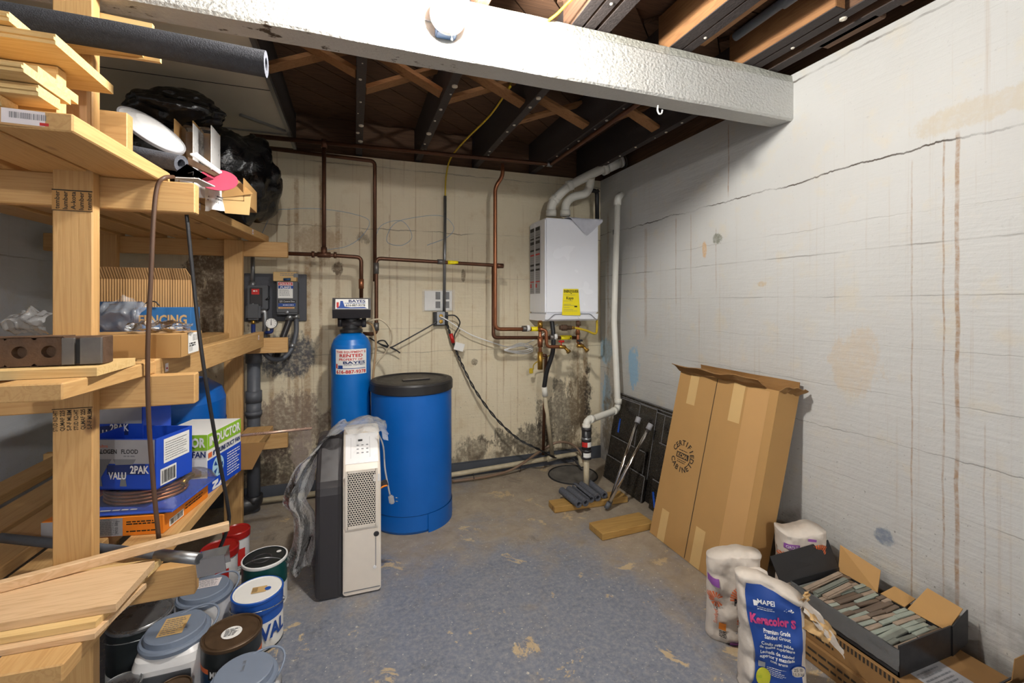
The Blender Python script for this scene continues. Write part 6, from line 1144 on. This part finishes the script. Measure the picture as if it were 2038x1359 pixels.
kt('Coulis avec sable', .0, .198, .010, M['ink_white'], .095, bold=.02); kt('de qualité supérieure', .0, .185, .010, M['ink_white'], .105, bold=.02); kt('Lechada de calidad', .0, .166, .010, M['ink_white'], .10, bold=.02); kt('superior y mezclada', .0, .153, .010, M['ink_white'], .105, bold=.02); kt('con arena', .005, .140, .010, M['ink_white'], .05, bold=.02)
fake_lines(KB_, -.052, .0, [.305, .299], .002, M['ink_white'], kb, off=.0045); fake_lines(KB_, -.03, .05, [.118, .112, .106, .10, .094], .002, M['ink_white'], kb, off=.0045, ragged=.5)
MB().poly([KB_.p(-.04+.023*math.cos(k*.3), .085+.028*math.sin(k*.3), .0045) for k in range(21)]).build('yellow_emblem', plain('yellow_green_ink', (196, 196, 50), .6), kb); text(KB_, 'NO VOC', -.04, .082, .008, M['ink_green'], kb, .036, off=.006); KB_.patch(-.055, .115, -.035, .135, .0045, M['greyprint'], 'certificate_mark', kb, 3, 3)
MB().poly([KB_.p(.066+.026*math.cos(k*.3), .118+.019*math.sin(k*.3), .0045) for k in range(21)]).build('weight_oval_rim', M['ink_blue'], kb); MB().poly([KB_.p(.066+.023*math.cos(k*.3), .118+.016*math.sin(k*.3), .0055) for k in range(21)]).build('weight_oval', M['bagpaper'], kb); text(KB_, '25 lb', .066, .120, .009, M['ink'], kb, .03, off=.007); text(KB_, '11,3 kg', .066, .108, .009, M['ink'], kb, .034, off=.007)
for k, (cx, r_) in enumerate(((-.05, .03), (-.015, .032), (.025, .034), (.06, .03))):
    for m_ in range(3): MB().grid(lambda i, j: KB_.p(cx+(r_-m_*.009-.003*j)*math.cos(math.pi*i), .02+(r_-m_*.009-.003*j)*math.sin(math.pi*i), .006+.0002*k), 10, 1).build('scallop_line', M['ink_white'], kb)
for k, (cx, m_) in enumerate(((-.062, 'yellow'), (-.048, 'orange'), (-.03, 'ink_red'))): KB_.patch(cx, .0, cx+.018, .03-.006*k, .007, M[m_], 'colour_block', kb, 3, 3)
KB_.patch(.02, .352, .075, .372-.02, .004, M['ink_pink'], 'magenta_stripe', kb, 4, 2); KB_.patch(-.062, .31, -.05, .325, .0046, M['ink_white'], 'logo_mark', kb, 2, 2); sun(KB_, .042, .30, .008, .016, 20, 200, 6, kb, 'ink_white')
# torn kraft lining spilling from the opened corner
kp = KB_.p(.09, .31, .0)
def torn(c, a, b, n, L, Wd, seed, mat):
    def fn(i, j): q_ = Vector(c)+Vector(a)*L*i+Vector(b)*Wd*(j-.5)*(1-.5*i)+Vector(n)*(.03*mnoise.noise((i*4, j*3, seed))-.05*i*i); return q_
    return MB().grid(fn, 12, 6)
for k, (a, b, L, Wd, m_, dz) in enumerate((((.7, -.35, -.45), (.2, .8, .4), .13, .07, 'kraft', 0), ((.45, -.5, -.65), (.5, .4, .5), .17, .05, 'bagpaper', .015), ((.25, -.6, -.15), (.6, .1, .5), .09, .06, 'kraft', -.03), ((.3, -.2, .5), (.8, .2, -.3), .05, .06, 'kraft', .02), ((-.1, -.3, .6), (.8, .1, .2), .04, .05, 'bagpaper', .01))):
    torn(kp+V(0, 0, dz), V(*a).normalized(), V(*b).normalized(), V(-.3, -.6, .5), L, Wd, k*3.1, m_).build('torn_lining', M[m_], kb)
def poly_bag(c, yaw, w_, h_, d_, seed, label, lean, cut, folded=False):
    t = thing('grout_bag', c, label, 'bag', 'grout bags'); B = BagFace(c, yaw, w_, h_, d_, seed, lean, 0, .35 if not folded else .15)
    B.body('paper_sack', M['bagpaper'], t, cut); return t, B
t, B = poly_bag(V(1.368, 1.335, 0), math.radians(36), .195, .33, .115, 9.0, 'white and orange grout bag with open creased top beside the carton', .0, lambda i: .05*max(0, .6-i) if i < .6 else .0)
sun(B, .035, .175, .022, .055, 5, 190, 17, t); sun(B, .035, .175, .026, .05, -35, 5, 4, t, 'ink_grey'); text(B, 'POLYBLEND', .045, .155, .024, M['ink'], t, .10, bold=.05, off=.003); text(B, 'Sanded', .04, .088, .02, M['ink_orange'], t, .075, bold=.02, off=.003); text(B, 'Tile Grout', .04, .068, .011, M['ink'], t, .07, bold=.03, off=.003); text(B, '25', .065, .04, .016, M['ink'], t, off=.003); sun(B, -.07, .165, .008, .028, 30, 330, 12, t); text(B, 'Sanded', -.066, .10, .012, M['ink_orange'], t, .05, vertical=True, off=.003); text(B, 'Grout', -.066, .14, .012, M['ink'], t, .03, vertical=True, off=.003)
B.patch(-.097, .215, -.06, .24, .003, M['ink_purple'], 'purple_flash', t, 4, 3); B.patch(-.06, .055, -.035, .085, .003, M['orange'], 'brand_square', t, 3, 3); fake_lines(B, -.058, -.03, [.03, .036, .042, .048], .003, M['ink'], t, off=.004); B.patch(-.02, .0, .02, .018, .003, M['ink_purple'], 'purple_flash', t, 4, 3); fake_lines(B, .0, .08, [.056, .05], .003, M['ink_grey'], t, off=.003)
roll = B.p(.05, .285, 0); MB().lathe([(0, -.055), (.02, -.05), (.026, -.02), (.025, .03), (.016, .05), (0, .052)], B.p(.06, .272, -.05), 16, axis=B.xd).build('rolled_top', M['bagpaper'], t)
t, B = poly_bag(V(1.735, 1.345, 0), math.radians(28), .185, .345, .13, 14.0, 'full white grout bag with orange sunburst against the right wall', .0, lambda i: .012*math.sin(i*6), True)
sun(B, .045, .262, .022, .052, 10, 185, 15, t); sun(B, -.07, .245, .008, .024, 60, 300, 9, t); B.patch(-.085, .285, -.03, .305, .003, M['ink_purple'], 'purple_flash', t, 4, 3); text(B, 'GROUT', -.058, .289, .011, M['ink_white'], t, .045, off=.004); text(B, 'POLYBLEND', -.062, .20, .016, M['ink'], t, .09, vertical=True, off=.003); B.patch(.0, .325, .03, .335, .003, M['ink_purple'], 'purple_flash', t, 3, 2)

# ================================================================== tile boxes along the right wall
t, ff_, fr_, _ = carton('tile_carton', V(1.86, .55, .001), 0, .335, .72, .073, M['card_dark'], 'lowest brown tile carton beside the grout bags', 'carton', 'brown tile cartons')
fl_ = Frame(V(1.525, 1.27, .001), (0,-1,0), UP); fake_lines(fl_, .05, .6, [.02, .045], .008, M['stamp'], t, ragged=.6)
t, ff_, fr_, ftp = carton('tile_carton', V(1.86, .56, .0745), 0, .325, .70, .073, M['card_dark'], 'brown tile carton carrying the black mosaic box', 'carton', 'brown tile cartons')
fl_ = Frame(V(1.535, 1.26, .0745), (0,-1,0), UP); fake_lines(fl_, .04, .3, [.02, .045], .008, M['stamp'], t, ragged=.6)
o = MB()
for k in range(55): o.poly([fl_.p(.02+k*.012, .052, .001), fl_.p(.026+k*.012, .052, .001), fl_.p(.026+k*.012, .07, .001), fl_.p(.02+k*.012, .07, .001)])
o = o.build('printed_hatching', M['stamp'], t); o['kind'] = 'stuff'
rect(ftp, .06, .20, .20, .33, .001, M['greyprint'], 'white_label', t); fake_lines(ftp, .07, .19, [.21+.012*k for k in range(9)], .004, M['ink_grey'], t, off=.002); shape(ftp, [(.03, .19), (.05, .17), (.07, .19), (.05, .21)], .001, M['ink_red'], 'red_diamond', t)
zbx = .1485
def tray(name, x0, x1, y0, y1, z0, h_, label, walls, flaps=()):
    t = thing(name, ((x0+x1)/2, (y0+y1)/2, z0), label, 'box', 'black tile boxes'); th = .004
    MB().box((x0, y0, z0), (x1, y1, z0+.004)).build('box_base', M['blackcard'], t)
    for (p_, q_) in (((x0, y0, z0), (x0+th, y1, z0+walls[0])), ((x1-th, y0, z0), (x1, y1, z0+walls[1])), ((x0, y0, z0), (x1, y0+th, z0+walls[2])), ((x0, y1-th, z0), (x1, y1, z0+walls[3]))):
        MB().box(p_, q_).build('box_wall', M['blackcard'], t)
    return t
mx0, mx1, my0, my1 = 1.545, 1.80, .88, 1.235
mt = tray('mosaic_box', mx0, mx1, my0, my1, zbx, .1, 'open black box of glass mosaic strips wrapped in plastic', (.082, .07, .095, .085))
for pts, m_ in (([V(mx1, my1, zbx+.07), V(mx1+.04, my1+.02, zbx+.155), V(mx1+.05, my1-.12, zbx+.13), V(mx1, my1-.14, zbx+.07)], 'card'), ([V(mx1, my0+.01, zbx+.07), V(mx1+.06, my0-.0, zbx+.135), V(mx1+.07, my0+.10, zbx+.14), V(mx1, my0+.12, zbx+.07)], 'card'), ([V(mx1, my0+.13, zbx+.07), V(mx1+.06, my0+.13, zbx+.085), V(mx1+.06, my1-.16, zbx+.09), V(mx1, my1-.15, zbx+.07)], 'card'), ([V(mx0-.05, my1, zbx+.08), V(mx1-.0, my1, zbx+.08), V(mx1+.01, my1+.05, zbx+.165), V(mx0-.06, my1+.04, zbx+.165)], 'blackcard'), ([V(mx1, my0, zbx+.0), V(mx1+.07, my0-.005, zbx+.03), V(mx1+.07, my0-.005, zbx+.135), V(mx1, my0, zbx+.095)], 'blackcard')):
    n_ = (pts[1]-pts[0]).cross(pts[2]-pts[0]).normalized()*.003; MB().prism(pts, n_).build('open_flap', M[m_], mt)
def wrap(i, j):
    a = V(mx0-.003, my0-.002+(my1-my0)*i, zbx+.02+.066*j); return a+V(-abs(mnoise.noise((i*14, j*6, 2)))*.006, 0, .006*mnoise.noise((i*9, j*4, 1)))
MB().grid(wrap, 24, 8).build('plastic_wrap', M['clear'], mt)
# mosaic strips: one thing, each strip its own part
rr = random.Random(11)
ms = thing('mosaic_tiles', ((mx0+mx1)/2, (my0+my1)/2, zbx+.06), 'glass and stone mosaic strips loosely piled in the black box', 'mosaic tile')
tw = .0165; protos = {}
base_ = MB().box((mx0+.006, my0+.006, zbx+.05), (mx1-.006, my1-.006, zbx+.062)).build('mesh_backing', M['stone_edge'], ms)
row = 0; y = my0+.012
while y < my1-.035:
    x = mx0+.008+rr.uniform(0, .03)-.02; x = max(x, mx0+.008)
    while x < mx1-.02:
        L = min(rr.choice((.05, .075, .10, .12)), mx1-.008-x)
        if L < .02: break
        key = round(L, 3)
        if key not in protos: protos[key] = None
        m_ = M[rr.choice(('glass_a', 'glass_a', 'glass_b', 'glass_c', 'glass_d', 'glass_b'))]
        tilt = rr.uniform(-.05, .05); ax_ = V(math.cos(tilt), math.sin(tilt), rr.uniform(-.04, .04)).normalized(); ay_ = UP.cross(ax_).normalized()
        MB().obox(V(x+L/2, y+tw/2, zbx+.068+rr.uniform(0, .008)), ax_, ay_, ax_.cross(ay_), L-.002, tw-.002, .008, .0015).build('mosaic_strip', m_, ms); x += L
    y += tw+rr.uniform(-.0005, .0015)
for k, (yy, m_) in enumerate(((my1-.045, 'glass_c'), (my1-.075, 'glass_d'), (my1-.10, 'glass_c'))): MB().obox(V((mx0+mx1)/2-.02, yy, zbx+.084), V(1, .06, .06).normalized(), V(-.06, 1, 0).normalized(), UP, .21-.03*k, .022, .012, .004).build('mosaic_strip', M[m_], ms)
# second black tray at the right edge
bx = tray('tile_tray', 1.52, 1.84, .36, .72, zbx, .1, 'open black and brown tray of grey tiles at the right edge', (.10, .10, .06, .075))
MB().prism([V(1.535, .714, zbx+.07), V(1.575, .714, zbx+.105), V(1.60, .714, zbx+.10), V(1.605, .714, zbx+.075), V(1.73, .714, zbx+.075), V(1.745, .714, zbx+.13), V(1.835, .714, zbx+.13), V(1.835, .714, zbx+.004), V(1.535, .714, zbx+.004)], (0, -.002, 0)).build('notched_liner', M['card_dark'], bx)
for k in range(5): 
    tt = MB().obox(V(1.58+.05*k, .54, zbx+.075+.012*(k % 2)), V(1,0,0), V(0,1,0), UP, .046, .30, .011, .004); tag(tt.build('grey_tile', M['glass_b' if k % 2 else 'stone_edge']), 'long grey tile in the tray at the right edge, '+('nearest the floor side', 'second from the floor side', 'middle of five', 'second from the wall', 'nearest the wall')[k], 'tile', 'grey tiles in the tray')
